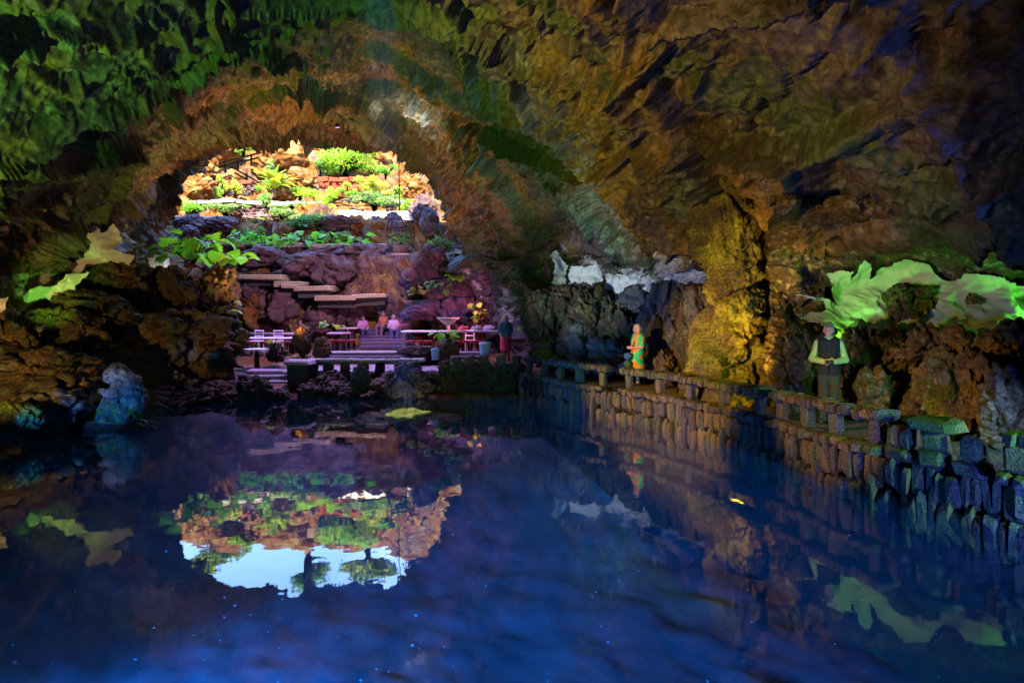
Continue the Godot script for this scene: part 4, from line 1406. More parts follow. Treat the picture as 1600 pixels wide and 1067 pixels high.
func build_plants() -> void:
	# big-leaved plants
	leafy("big_leaved_plant", P(300, 388, 26.6), 1.25, 1.0, 34, 0.62, "large plant with broad round bright green leaves on the left rocks", M.leaf[1], leaf_lobed)
	leafy("big_leaved_plant", P(360, 400, 27.0), 0.75, 0.5, 12, 0.62, "smaller broad-leaved plant reaching right from the large one", M.leaf[1])
	leafy("big_leaved_plant", P(345, 490, 24.6), 0.5, 0.32, 10, 0.42, "low plant with round bright green leaves beside the mossy boulder", M.leaf[1])
	leafy("big_leaved_plant", P(355, 470, 25.0), 0.3, 0.5, 8, 0.34, "dull olive leaved plant rising behind the low bright green one", M.leaf[5])
	for a in [[378, 372, 0.55, 9, "leafy plant draped over the left end of the long pale ledge"], [410, 374, 0.7, 11, "second leafy plant from the left end of the long pale ledge"], [440, 378, 0.6, 10, "leafy plant hanging under the middle of the long pale ledge"], [470, 372, 0.8, 13, "bushy leafy plant right of the middle of the long pale ledge"], [515, 376, 0.6, 9, "leafy plant near the right end of the long pale ledge"], [558, 378, 0.6, 9, "leafy plant at the very right end of the long pale ledge"]]:
		leafy("ledge_plant", P(a[0], a[1], 37.3), a[2], 0.75, a[3] + 4, 0.52, a[4], M.leaf[1], leaf_lobed)
	leafy("ledge_plant", P(655, 455, 31.2), 0.45, 0.6, 12, 0.3, "yellow leaved plant hanging over the pale stone ledge", M.leaf[4])
	leafy("ledge_plant", P(690, 448, 31.3), 0.7, 0.55, 18, 0.32, "broad yellow green plant on the pink edged ledge", M.leaf[2])
	leafy("ledge_plant", P(716, 436, 31.3), 0.4, 0.4, 9, 0.3, "bright green plant at the arch end of the pink edged ledge", M.leaf[1])
	leafy("climbing_plant", P(748, 487, 28.0), 0.28, 0.75, 14, 0.26, "upright light green plant against the purple rock wall", M.leaf[2])
	leafy("climbing_plant", P(822, 500, 22.4), 0.2, 0.55, 14, 0.26, "dense bright green plant at the corner behind the far visitor", M.leaf[1])
	leafy("pot_plant", P(519, 506, 27.6), 0.42, 0.32, 8, 0.36, "two-leaved yellow green plant in a pot on the short table", M.leaf[2])
	leafy("pot_plant", P(694, 522, 24.6), 0.4, 0.3, 16, 0.26, "drooping bright green plant on the dark planter rock", M.leaf[1])
	leafy("pot_plant", P(430, 534, 24.5), 0.22, 0.2, 9, 0.16, "small yellow green plant in the dark lava planter", M.leaf[2])
	# garden shrubs in the sun
	bush("round_bush", P(540, 254, 52.0), Vector3(2.5, 1.35, 1.8), 3600, 0.13, "big round yellow green bush above the rust red terraces", [M.leaf[2], M.leaf[1]])
	bush("shrub", P(583, 292, 46.6), Vector3(1.2, 0.8, 0.9), 1500, 0.11, "yellow shrub spilling over the ochre terrace", [M.leaf[4], M.leaf[2]])
	bush("shrub", P(602, 265, 50.0), Vector3(0.75, 0.5, 0.7), 900, 0.10, "small vivid green shrub at the right edge of the sunlit slope", [M.leaf[1], M.leaf[0]])
	bush("shrub", P(380, 230, 53.0), Vector3(1.1, 0.5, 0.8), 900, 0.11, "small bright shrub at the top of the handrail path", [M.leaf[2], M.leaf[1]])
	bush("shrub", P(515, 308, 45.4), Vector3(0.65, 0.95, 0.6), 1100, 0.10, "upright yellow green shrub at the right end of the sunlit wall", [M.leaf[2], M.leaf[1]])
	bush("shrub", P(415, 312, 45.2), Vector3(0.8, 0.75, 0.6), 1100, 0.10, "dark green shrub at the left end of the sunlit wall", [M.leaf[0], M.leaf[3]])
	bush("shrub", P(468, 300, 47.4), Vector3(1.6, 0.5, 0.7), 1400, 0.10, "low bright green shrub along the top of the sunlit wall", [M.leaf[2], M.leaf[1]])
	bush("shrub", P(585, 312, 44.0), Vector3(1.8, 0.6, 0.7), 1500, 0.10, "grey green flowering shrub behind the thick white beam", [M.leaf[5], M.leaf[0]])
	bush("shrub", P(500, 346, 41.0), Vector3(1.6, 0.5, 0.7), 1300, 0.10, "grey green shrub left of the thick white beam", [M.leaf[5], M.leaf[0]])
	bush("shrub", P(405, 345, 41.6), Vector3(1.0, 0.4, 0.6), 800, 0.10, "olive green shrub between the left and middle garden ledges", [M.leaf[5], M.leaf[2]])
	bush("shrub", P(445, 240, 54.5), Vector3(0.5, 0.8, 0.5), 500, 0.10, "narrow green shrub among the cinder rocks", [M.leaf[1], M.leaf[5]])
	bush("shrub", P(425, 268, 50.5), Vector3(0.5, 0.7, 0.5), 500, 0.10, "narrow olive shrub under the timber handrail", [M.leaf[1], M.leaf[5]])
	bush("shrub", P(367, 295, 46.0), Vector3(0.45, 0.85, 0.5), 500, 0.11, "narrow yellow shrub beside the dark recess", [M.leaf[4], M.leaf[2]])
	spiky("spiky_plant", P(428, 296, 46.8), 1.7, 46, "large pale spiky yucca in the sun above the white wall", M.leaf[2], 1.0)
	spiky("spiky_plant", P(470, 362, 40.0), 1.3, 30, "spiky agave in the shade above the long pale ledge", M.leaf[3], 0.9)
	spiky("spiky_plant", P(545, 318, 43.4), 0.7, 20, "small spiky plant behind the left end of the white beam", M.leaf[5], 0.9)
	for a in [[330, 300, 46.5, 0.9, 0.6, 2, "leafy olive shrub under the left rust red terrace"], [300, 325, 43.0, 0.8, 0.5, 1, "green shrub at the left end of the curved ledge"], [350, 325, 43.6, 1.2, 0.4, 5, "grey trailing shrub below the curved ledge"], [460, 325, 44.8, 1.6, 0.4, 5, "dull trailing shrub hanging below the sunlit wall"], [440, 335, 43.0, 1.0, 0.4, 0, "dark green ground shrub in the middle of the garden"], [395, 372, 38.4, 0.8, 0.6, 3, "dark fern-like shrub behind the long pale ledge"], [490, 372, 38.4, 0.9, 0.5, 0, "green shrub behind the middle of the long pale ledge"], [540, 372, 38.2, 0.9, 0.5, 5, "olive shrub behind the right part of the long pale ledge"], [640, 320, 43.6, 0.8, 0.5, 2, "yellowish shrub at the right end of the thick white beam"], [620, 300, 46.0, 0.7, 0.5, 4, "golden shrub behind the pinkish ledge"], [545, 300, 47.6, 0.8, 0.5, 2, "yellow green shrub in front of the lower red terrace"], [500, 262, 51.5, 0.6, 0.6, 5, "wiry shrub at the left of the big round bush"], [685, 392, 33.4, 0.5, 0.6, 5, "reddish olive shrub clinging to the right foot of the arch"], [420, 290, 48.4, 0.8, 0.4, 1, "bright low shrub behind the pale yucca"], [350, 290, 47.4, 0.4, 0.6, 4, "golden climber on the left rust red terrace"]]:
		bush("shrub", P(a[0], a[1], a[2]), Vector3(a[3], a[4], 0.6), 900, 0.10, a[6], [M.leaf[a[5]], M.leaf[0 if a[5] != 0 else 5]])
	# trees on the rim, seen in the lake
	bush("rim_tree", P(480, 160, 62.5), Vector3(2.3, 1.2, 2.0), 2600, 0.2, "umbrella shaped tree standing alone on the pit rim against the sky", [M.leaf[3], M.leaf[0]], "tree", 1.9)
	bush("rim_tree", P(345, 190, 61.0), Vector3(2.6, 1.2, 2.0), 2400, 0.2, "broad low tree at the left end of the pit rim", [M.leaf[3], M.leaf[2]], "tree", 0.7)
	bush("rim_tree", P(575, 175, 61.0), Vector3(2.8, 1.3, 2.0), 2400, 0.2, "bushy tree on the higher rocks at the right of the rim", [M.leaf[3], M.leaf[2]], "tree", 0.5)

# ---------- figures: smooth-joined tapered capsules meshed as surface nets ----------
# bone: [a, b, ra, rb] ; all in the figure's own space, feet at y = 0, facing +z
func net_mesh(bones: Array, cell: float, k: float, noise_amp := 0.0, palette := -1, clip := []) -> ArrayMesh:
	var lo := Vector3(1e9, 1e9, 1e9)
	var hi := -lo
	for b in bones:
		var r := maxf(b[2], b[3]) + k + cell * 2.0
		lo = lo.min(b[0] - Vector3.ONE * r).min(b[1] - Vector3.ONE * r)
		hi = hi.max(b[0] + Vector3.ONE * r).max(b[1] + Vector3.ONE * r)
	var nx := int(ceil((hi.x - lo.x) / cell)) + 1
	var ny := int(ceil((hi.y - lo.y) / cell)) + 1
	var nz := int(ceil((hi.z - lo.z) / cell)) + 1
	var f := PackedFloat32Array()
	f.resize(nx * ny * nz)
	f.fill(9.0)
	for b in bones:
		var a: Vector3 = b[0]
		var ab: Vector3 = b[1] - b[0]
		var l2 := maxf(ab.length_squared(), 1e-9)
		var r := maxf(b[2], b[3]) + k * 1.5 + cell * 2.0
		var mn: Vector3 = ((b[0].min(b[1]) - Vector3.ONE * r - lo) / cell).floor()
		var mx: Vector3 = ((b[0].max(b[1]) + Vector3.ONE * r - lo) / cell).ceil()
		for x in range(maxi(0, int(mn.x)), mini(nx, int(mx.x) + 1)):
			for y in range(maxi(0, int(mn.y)), mini(ny, int(mx.y) + 1)):
				for z in range(maxi(0, int(mn.z)), mini(nz, int(mx.z) + 1)):
					var p := lo + Vector3(x, y, z) * cell
					var t := clampf((p - a).dot(ab) / l2, 0.0, 1.0)
					var d: float = (p - a - ab * t).length() - lerpf(b[2], b[3], t)
					var i := (x * ny + y) * nz + z
					var o := f[i]
					if o > 8.0: f[i] = d
					else:
						var h := maxf(k - absf(o - d), 0.0) / k
						f[i] = minf(o, d) - h * h * k * 0.25
	if noise_amp > 0.0 or clip.size():
		for x in nx:
			for y in ny:
				for z in nz:
					var i := (x * ny + y) * nz + z
					if f[i] > 0.2: continue
					var p := lo + Vector3(x, y, z) * cell
					if noise_amp > 0.0: f[i] += nE.get_noise_3dv(p * 2.2) * noise_amp + nC.get_noise_3dv(p * 3.0) * noise_amp * 0.5
					for c in clip: f[i] = maxf(f[i], (p - c[0]).dot(c[1]))
	var vid := {}
	var v := PackedVector3Array()
	var idx := PackedInt32Array()
	var off := [0, 1, nz, nz + 1, ny * nz, ny * nz + 1, ny * nz + nz, ny * nz + nz + 1]
	var pos := [Vector3(0, 0, 0), Vector3(0, 0, 1), Vector3(0, 1, 0), Vector3(0, 1, 1), Vector3(1, 0, 0), Vector3(1, 0, 1), Vector3(1, 1, 0), Vector3(1, 1, 1)]
	var edges := [[0, 1], [2, 3], [4, 5], [6, 7], [0, 2], [1, 3], [4, 6], [5, 7], [0, 4], [1, 5], [2, 6], [3, 7]]
	for x in nx - 1:
		for y in ny - 1:
			for z in nz - 1:
				var i := (x * ny + y) * nz + z
				if absf(f[i]) > cell * 2.5: continue
				var m := 0
				for c in 8:
					if f[i + off[c]] < 0.0: m |= 1 << c
				if m == 0 or m == 255: continue
				var s := Vector3.ZERO
				var n := 0
				for e in edges:
					var fa := f[i + off[e[0]]]
					var fb := f[i + off[e[1]]]
					if (fa < 0.0) != (fb < 0.0):
						s += pos[e[0]].lerp(pos[e[1]], fa / (fa - fb))
						n += 1
				vid[i] = v.size()
				v.append(lo + (Vector3(x, y, z) + s / n) * cell)
	for i in vid:
		var z: int = i % nz
		var y: int = (i / nz) % ny
		var x: int = i / (nz * ny)
		var s0 := f[i] < 0.0
		for ax in [[1, nz, ny * nz, y > 0 and x > 0], [nz, ny * nz, 1, x > 0 and z > 0], [ny * nz, 1, nz, z > 0 and y > 0]]:
			if not ax[3]: continue
			var s1 := f[i + ax[0]] < 0.0
			if s0 == s1: continue
			var q := [i, i - ax[1], i - ax[1] - ax[2], i - ax[2]]
			if not (vid.has(q[1]) and vid.has(q[2]) and vid.has(q[3])): continue
			var w := [vid[q[0]], vid[q[1]], vid[q[2]], vid[q[3]]]
			if s0: idx.append_array([w[0], w[2], w[1], w[0], w[3], w[2]])
			else: idx.append_array([w[0], w[1], w[2], w[0], w[2], w[3]])
	var nr := PackedVector3Array()
	nr.resize(v.size())
	for t in range(0, idx.size(), 3):
		var g := (v[idx[t + 2]] - v[idx[t]]).cross(v[idx[t + 1]] - v[idx[t]])
		for j in 3: nr[idx[t + j]] += g
	for i in nr.size(): nr[i] = nr[i].normalized()
	var col := PackedColorArray()
	if palette >= 0:
		for p in v: col.append(statue_color(p) if palette == 9 else stone_color(p * 2.0, palette))
	return arrays_mesh(v, nr, idx, col)

func statue_color(p: Vector3) -> Color:
	var a := nQ.get_noise_3dv(p * 1.8)
	var f := nR.get_noise_3dv(p * 1.4)
	var c := Color(0.08, 0.09, 0.10).lerp(Color(0.18, 0.19, 0.19), smooth(-0.1, 0.3, a))
	c = c.lerp(Color(0.12, 0.20, 0.03), smooth(0.0, 0.2, f + a) * smooth(0.75, 0.35, p.y + 0.3 * a))     # greener towards the lower body
	return c * (0.9 + 0.3 * f)

func limb(pts: Array, rad: Array) -> Array:
	var out := []
	for i in pts.size() - 1: out.append([pts[i], pts[i + 1], rad[i], rad[i + 1]])
	return out

func grow(bones: Array, by: float) -> Array:
	var out := []
	for b in bones: out.append([b[0], b[1], b[2] + by, b[3] + by])
	return out

func hand(w: Vector3, dir: Vector3, palm_n: Vector3, curl: float) -> Array:      # palm and five fingers
	var side := dir.cross(palm_n).normalized()
	var out := []
	var k := w + dir * 0.085
	for i in 4:
		var o := side * (i - 1.5) * 0.019
		out.append([w + dir * 0.015 + o * 0.7, k + o, 0.014, 0.0115])
		var l: float = [0.034, 0.041, 0.038, 0.029][i]
		var a := k + o
		var dd := dir
		for j in 3:
			dd = (dd + palm_n * curl * 0.55).normalized()
			var e: Vector3 = a + dd * l * float([1.0, 0.75, 0.6][j])
			out.append([a, e, 0.0105 - 0.001 * j, 0.0095 - 0.001 * j])
			a = e
	var tb := w + dir * 0.03 - side * 0.03
	var tm := tb - side * 0.022 + dir * 0.03 + palm_n * 0.012
	out.append([tb, tm, 0.014, 0.012])
	out.append([tm, tm + dir * 0.03 + palm_n * 0.014, 0.012, 0.009])
	return out

func head_parts(t: Node3D, body: Node3D, c: Vector3, yaw: float, skin: Material, hair: Material, cut: int) -> void:
	var n := Node3D.new()
	n.name = "head_pivot"
	# eyes, nose, mouth and hair are built in the head's own turn
	var B := Basis(Vector3.UP, yaw)
	var eye_m: Material = M.eye
	for s in [-1, 1]:
		var e := SphereMesh.new()
		e.radius = 0.012
		e.height = 0.024
		e.radial_segments = 10
		e.rings = 5
		part("eye", e, eye_m, t, c + B * Vector3(s * 0.032, 0.008, 0.086))
	part("mouth", cbox(Vector3(0.05, 0.012, 0.01), 0.004, 0, 1), M.lips, t, c + B * Vector3(0, -0.066, 0.088), Vector3(0, yaw, 0))
	var hb := []
	if cut == 0:      # short grey hair under a cap
		hb = [[c + B * Vector3(0, 0.05, -0.02), c + B * Vector3(0, 0.02, -0.045), 0.088, 0.082]]
	else:             # chin-length hair
		hb = [[c + B * Vector3(0, 0.055, -0.015), c + B * Vector3(0, 0.0, -0.05), 0.098, 0.098], [c + B * Vector3(0.075, 0.02, -0.02), c + B * Vector3(0.07, -0.08, -0.02), 0.035, 0.025], [c + B * Vector3(-0.075, 0.02, -0.02), c + B * Vector3(-0.07, -0.08, -0.02), 0.035, 0.025], [c + B * Vector3(0, 0.0, -0.07), c + B * Vector3(0, -0.09, -0.065), 0.06, 0.05]]
	part("hair", net_mesh(hb, 0.012, 0.02, 0.006), hair, t)
	n.free()

func head_bones(c: Vector3, yaw: float) -> Array:
	var B := Basis(Vector3.UP, yaw)
	var out := [[c + B * Vector3(0, 0.035, -0.01), c + B * Vector3(0, 0.02, 0.012), 0.088, 0.084], [c + B * Vector3(0, -0.02, 0.025), c + B * Vector3(0, -0.075, 0.048), 0.066, 0.040], [c + B * Vector3(0, 0.005, 0.088), c + B * Vector3(0, -0.03, 0.105), 0.011, 0.015]]
	for s in [-1, 1]: out.append([c + B * Vector3(s * 0.085, 0.01, 0.0), c + B * Vector3(s * 0.088, -0.02, 0.005), 0.018, 0.012])
	return out

func skin_body(bones: Array, hands: Array, head: Array, m: Material, t: Node3D) -> void:
	# one continuous skin: body grid plus finer grids for the head and the hands, joined into a single mesh
	var st := SurfaceTool.new()
	st.begin(Mesh.PRIMITIVE_TRIANGLES)
	st.append_from(net_mesh(bones, 0.016, 0.03), 0, Transform3D())
	st.append_from(net_mesh(head, 0.008, 0.02), 0, Transform3D())
	for h in hands:
		st.append_from(net_mesh(h, 0.005, 0.006), 0, Transform3D())
	part("body", st.commit(), m, t)

func torso(hip: float, sh: float, w: float) -> Array:
	var out := [[Vector3(-0.07 * w, hip, 0), Vector3(0.07 * w, hip, 0), 0.115 * w, 0.115 * w], [Vector3(0, hip + 0.05, 0), Vector3(0, hip + 0.22, 0.01), 0.125 * w, 0.12 * w]]
	out.append_array([[Vector3(-0.07, sh - 0.17, 0.015), Vector3(0.07, sh - 0.17, 0.015), 0.12 * w, 0.12 * w], [Vector3(-0.13, sh - 0.05, -0.005), Vector3(0.13, sh - 0.05, -0.005), 0.075, 0.075], [Vector3(0, hip + 0.2, 0.01), Vector3(0, sh - 0.1, 0.0), 0.12 * w, 0.12]])
	return out

func legs(hip: float, stance: float, step: float, w := 1.0) -> Array:
	var out := []
	for s in [-1, 1]:
		var f := Vector3(s * stance, 0.07, s * step)
		out.append_array(limb([Vector3(s * 0.09, hip - 0.02, 0), Vector3(s * (0.09 + stance) / 2.0, 0.47, 0.02 + s * step * 0.4), f], [0.092 * w, 0.062 * w, 0.045 * w]))
	return out

func feet(stance: float, step: float) -> Array:
	var out := []
	for s in [-1, 1]:
		var f := Vector3(s * stance, 0.045, s * step)
		out.append([f + Vector3(0, 0.01, -0.05), f + Vector3(s * 0.02, -0.005, 0.15), 0.045, 0.038])
	return out

func build_people() -> void:
	M.skin = mat(lin(0.45, 0.24, 0.15), 0.55)
	M.skin.subsurf_scatter_enabled = true
	M.skin.subsurf_scatter_strength = 0.08
	M.eye = mat(lin(0.02, 0.015, 0.01), 0.2)
	M.lips = mat(lin(0.32, 0.12, 0.10), 0.5)
	var vest := mat(lin(0.009, 0.010, 0.015), 0.85)
	var shirt := mat(lin(0.28, 0.42, 0.16), 0.85)
	var pants := mat(lin(0.03, 0.03, 0.026), 0.9)
	var shoe := mat(lin(0.03, 0.03, 0.03), 0.6)
	# the man on the walkway, holding a camera in front of his belly
	var m := thing("person", "man in a dark vest and light green shirt holding a camera behind the railing", "person", Vector3(5.7, 0.67, -12.0), 0.0)
	m.rotation.y = atan2(-5.7, 12.0) * 0.9
	m.scale = Vector3(0.93, 1.02, 0.93)
	var hc := Vector3(0, 1.635, 0.02)
	var arms := []
	var hands := []
	for s in [-1, 1]:
		var sh := Vector3(s * 0.19, 1.40, -0.01)
		var el := Vector3(s * 0.285, 1.13, -0.02)
		var wr := Vector3(s * 0.10, 1.10, 0.23)
		arms.append(limb([sh, el, wr], [0.056, 0.043, 0.031]))
		hands.append(hand(wr, Vector3(-s * 0.75, 0.1, 0.65).normalized(), Vector3(-s * 0.55, 0.1, -0.6).normalized(), 0.8))
	var head := head_bones(hc, -0.15)
	skin_body([[Vector3(0, 1.36, -0.01), Vector3(0, 1.56, 0.0), 0.06, 0.056], [Vector3(0, 1.2, 0), Vector3(0, 1.38, 0), 0.10, 0.08]] + arms[0] + arms[1] + legs(0.92, 0.11, 0.0), hands, head + [[Vector3(0, 1.42, -0.01), Vector3(0, 1.57, 0.0), 0.058, 0.056]], M.skin, m)
	part("shirt", net_mesh(grow(torso(0.97, 1.46, 0.9), 0.010) + grow(arms[0], 0.016) + grow(arms[1], 0.016) + [[Vector3(0, 1.46, -0.01), Vector3(0, 1.50, -0.005), 0.072, 0.066]], 0.014, 0.04, 0.008), shirt, m)
	var v0 := part("vest", net_mesh(grow(torso(0.95, 1.455, 0.92), 0.024) + [[Vector3(-0.07, 0.9, 0), Vector3(0.07, 0.9, 0), 0.125, 0.125]], 0.014, 0.05, 0.012, -1, [[Vector3(0.20, 1.4, 0), Vector3(1, 0.05, 0).normalized()], [Vector3(-0.20, 1.4, 0), Vector3(-1, 0.05, 0).normalized()], [Vector3(0, 0.86, 0), Vector3(0, -1, 0)]]), vest, m)
	for q in [-1, 1]: part("shoulder", net_mesh(limb([Vector3(q * 0.075, 1.30, 0.12), Vector3(q * 0.11, 1.43, 0.075), Vector3(q * 0.125, 1.485, -0.01), Vector3(q * 0.10, 1.40, -0.09)], [0.06, 0.05, 0.042, 0.06]), 0.012, 0.03, 0.008), vest, v0)
	part("shirt_front", net_mesh([[Vector3(0, 1.47, 0.05), Vector3(0, 1.34, 0.118), 0.05, 0.022]], 0.01, 0.02), shirt, v0)
	part("zip", tube([Vector3(0, 1.32, 0.152), Vector3(0, 1.1, 0.165), Vector3(0, 0.9, 0.16)], 0.006), M.black_metal, v0)
	part("trousers", net_mesh(grow(legs(0.95, 0.11, 0.0, 0.98), 0.016) + [[Vector3(-0.06, 0.95, 0), Vector3(0.06, 0.95, 0), 0.118, 0.118]], 0.014, 0.03, 0.012), pants, m)
	part("shoes", net_mesh(feet(0.12, 0.0), 0.014, 0.02), shoe, m)
	head_parts(m, m, hc, -0.15, M.skin, mat(lin(0.10, 0.09, 0.08), 0.8), 0)
	part("cap", net_mesh([[hc + Vector3(0, 0.075, -0.015), hc + Vector3(0, 0.07, 0.01), 0.088, 0.088], [hc + Vector3(-0.03, 0.062, 0.09), hc + Vector3(0.03, 0.062, 0.09), 0.03, 0.03], [hc + Vector3(-0.03, 0.055, 0.13), hc + Vector3(0.03, 0.055, 0.13), 0.018, 0.018]], 0.01, 0.03, 0.0, -1, [[hc + Vector3(0, 0.05, 0), Vector3(0, -1, 0)]]), mat(lin(0.20, 0.20, 0.12), 0.9), m)
	var cmr := thing("camera_body", "small black camera held in the hands of the man in the vest", "camera", m.transform * Vector3(0, 1.10, 0.285), m.rotation.y)
	part("case", cbox(Vector3(0.125, 0.08, 0.05), 0.012, 0, 1), M.black_metal, cmr)
	part("lens", cyl(0.033, 0.033, 0.06, 18), M.black_metal, cmr, Vector3(0, -0.005, 0.05), Vector3(PI / 2, 0, 0))
	part("viewfinder", cbox(Vector3(0.045, 0.025, 0.035), 0.008, 0, 1), M.black_metal, cmr, Vector3(0, 0.05, 0))
	# the woman in the green and orange dress, seen side-on, looking to the left
	var w := thing("person", "woman in a green and orange patterned dress standing sideways by the dark boulders", "person", Vector3(3.42, 0.67, -18.1), -PI / 2 + 0.25)
	var wc := Vector3(0, 1.52, 0.03)
	var wa := []
	var wh := []
	for s in [-1, 1]:
		var wr := Vector3(s * 0.12, 1.02, 0.20)
		wa.append(limb([Vector3(s * 0.175, 1.30, -0.01), Vector3(s * 0.235, 1.05, -0.02), wr], [0.055, 0.042, 0.03]))
		wh.append(hand(wr, Vector3(-s * 0.5, 0.1, 0.8).normalized(), Vector3(-s * 0.6, 0, -0.4).normalized(), 0.6))
	skin_body([[Vector3(0, 1.26, -0.01), Vector3(0, 1.45, 0.0), 0.052, 0.05], [Vector3(0, 1.1, 0), Vector3(0, 1.28, 0), 0.10, 0.08]] + wa[0] + wa[1] + legs(0.88, 0.09, 0.05, 0.92), wh, head_bones(wc, 0.0) + [[Vector3(0, 1.33, -0.01), Vector3(0, 1.46, 0.01), 0.05, 0.05]], M.skin, w)
	var dress := net_mesh(grow(torso(0.90, 1.36, 1.02), 0.02) + [[Vector3(0, 0.95, 0), Vector3(0, 0.52, 0.01), 0.17, 0.20]] + [[Vector3(-0.17, 1.30, -0.01), Vector3(-0.225, 1.10, -0.02), 0.075, 0.065], [Vector3(0.17, 1.30, -0.01), Vector3(0.225, 1.10, -0.02), 0.075, 0.065]], 0.016, 0.06, 0.014, -1, [[Vector3(0, 0.42, 0), Vector3(0, -1, 0)]])
	part("dress", print_colors(dress, [Color(0.02, 0.42, 0.16), Color(0.55, 0.20, 0.03), Color(0.30, 0.40, 0.04)], 2.6), M.print, w)
	part("shoes", net_mesh(feet(0.09, 0.05), 0.014, 0.02), shoe, w)
	head_parts(w, w, wc, 0.0, M.skin, mat(lin(0.42, 0.32, 0.22), 0.7), 1)
	var bag := thing("shoulder_bag", "dark blue bag hanging in front of the woman in the green dress", "bag", w.transform * Vector3(0.0, 0.80, 0.30), w.rotation.y)
	part("pouch", net_mesh([[Vector3(-0.06, 0, 0), Vector3(0.06, 0, 0), 0.085, 0.085], [Vector3(-0.07, -0.22, 0), Vector3(0.07, -0.22, 0), 0.09, 0.09]], 0.016, 0.06, 0.012), mat(lin(0.03, 0.10, 0.22), 0.7), bag)
	part("strap", tube([Vector3(-0.1, 0.05, 0), Vector3(-0.13, 0.45, -0.2), Vector3(0.05, 0.66, -0.3), Vector3(0.12, 0.4, -0.15), Vector3(0.1, 0.05, 0)], 0.012), mat(lin(0.03, 0.08, 0.16), 0.7), bag)
	# the far visitor with a red bag
	simple_person(Vector3(-0.23, 0.86, -24.0), 0.3, "visitor in a dark blue top with red skirt at the far end of the walkway", mat(lin(0.04, 0.09, 0.16), 0.8), mat(lin(0.60, 0.04, 0.10), 0.7), mat(lin(0.40, 0.28, 0.15), 0.7), 1.0)
	# the group resting on the narrow stair
	for a in [[567, 3, 0.5, "visitor in pale pink sitting at the left of the group on the narrow stair", Color(0.46, 0.24, 0.30), Color(0.05, 0.05, 0.09), Color(0.05, 0.03, 0.02), 0.92], [599, 4, -0.3, "visitor in orange sitting in the middle of the group on the narrow stair", Color(0.50, 0.20, 0.08), Color(0.16, 0.12, 0.10), Color(0.16, 0.10, 0.05), 1.0], [615, 3, 0.25, "visitor in white sitting beside the one in orange on the narrow stair", Color(0.55, 0.50, 0.50), Color(0.06, 0.08, 0.14), Color(0.30, 0.27, 0.24), 0.97], [631, 4, -0.6, "visitor in dull red sitting at the handrail end of the narrow stair", Color(0.34, 0.10, 0.11), Color(0.10, 0.09, 0.08), Color(0.03, 0.02, 0.02), 0.9]]:
		var d: float = 29.4 + 0.36 * a[1] + 0.28
		simple_person(Vector3((a[0] - 800.0) / F * d, 1.0 + 0.14 * (a[1] + 1) - 0.44 * a[7] + 0.13, -d), a[2], a[3], mat(a[4].linear_to_srgb(), 0.85), mat(a[5].linear_to_srgb(), 0.85), mat(a[6].linear_to_srgb(), 0.7), a[7], true)

func print_colors(m: ArrayMesh, cs: Array, scale: float) -> ArrayMesh:
	var a := m.surface_get_arrays(0)
	var v: PackedVector3Array = a[Mesh.ARRAY_VERTEX]
	var col := PackedColorArray()
	for p in v:
		var x := nQ.get_noise_3dv(p * scale * 2.0)
		var y := nQ.get_noise_3dv(p * scale * 2.4 + Vector3(30, 0, 0))
		var c: Color = cs[0]
		if x > 0.12: c = cs[1]
		elif y > 0.22: c = cs[2]
		col.append(c)
	a[Mesh.ARRAY_COLOR] = col
	var o := ArrayMesh.new()
	o.add_surface_from_arrays(Mesh.PRIMITIVE_TRIANGLES, a)
	M.print = mat(Color.WHITE, 0.85)
	M.print.vertex_color_use_as_albedo = true
	return o

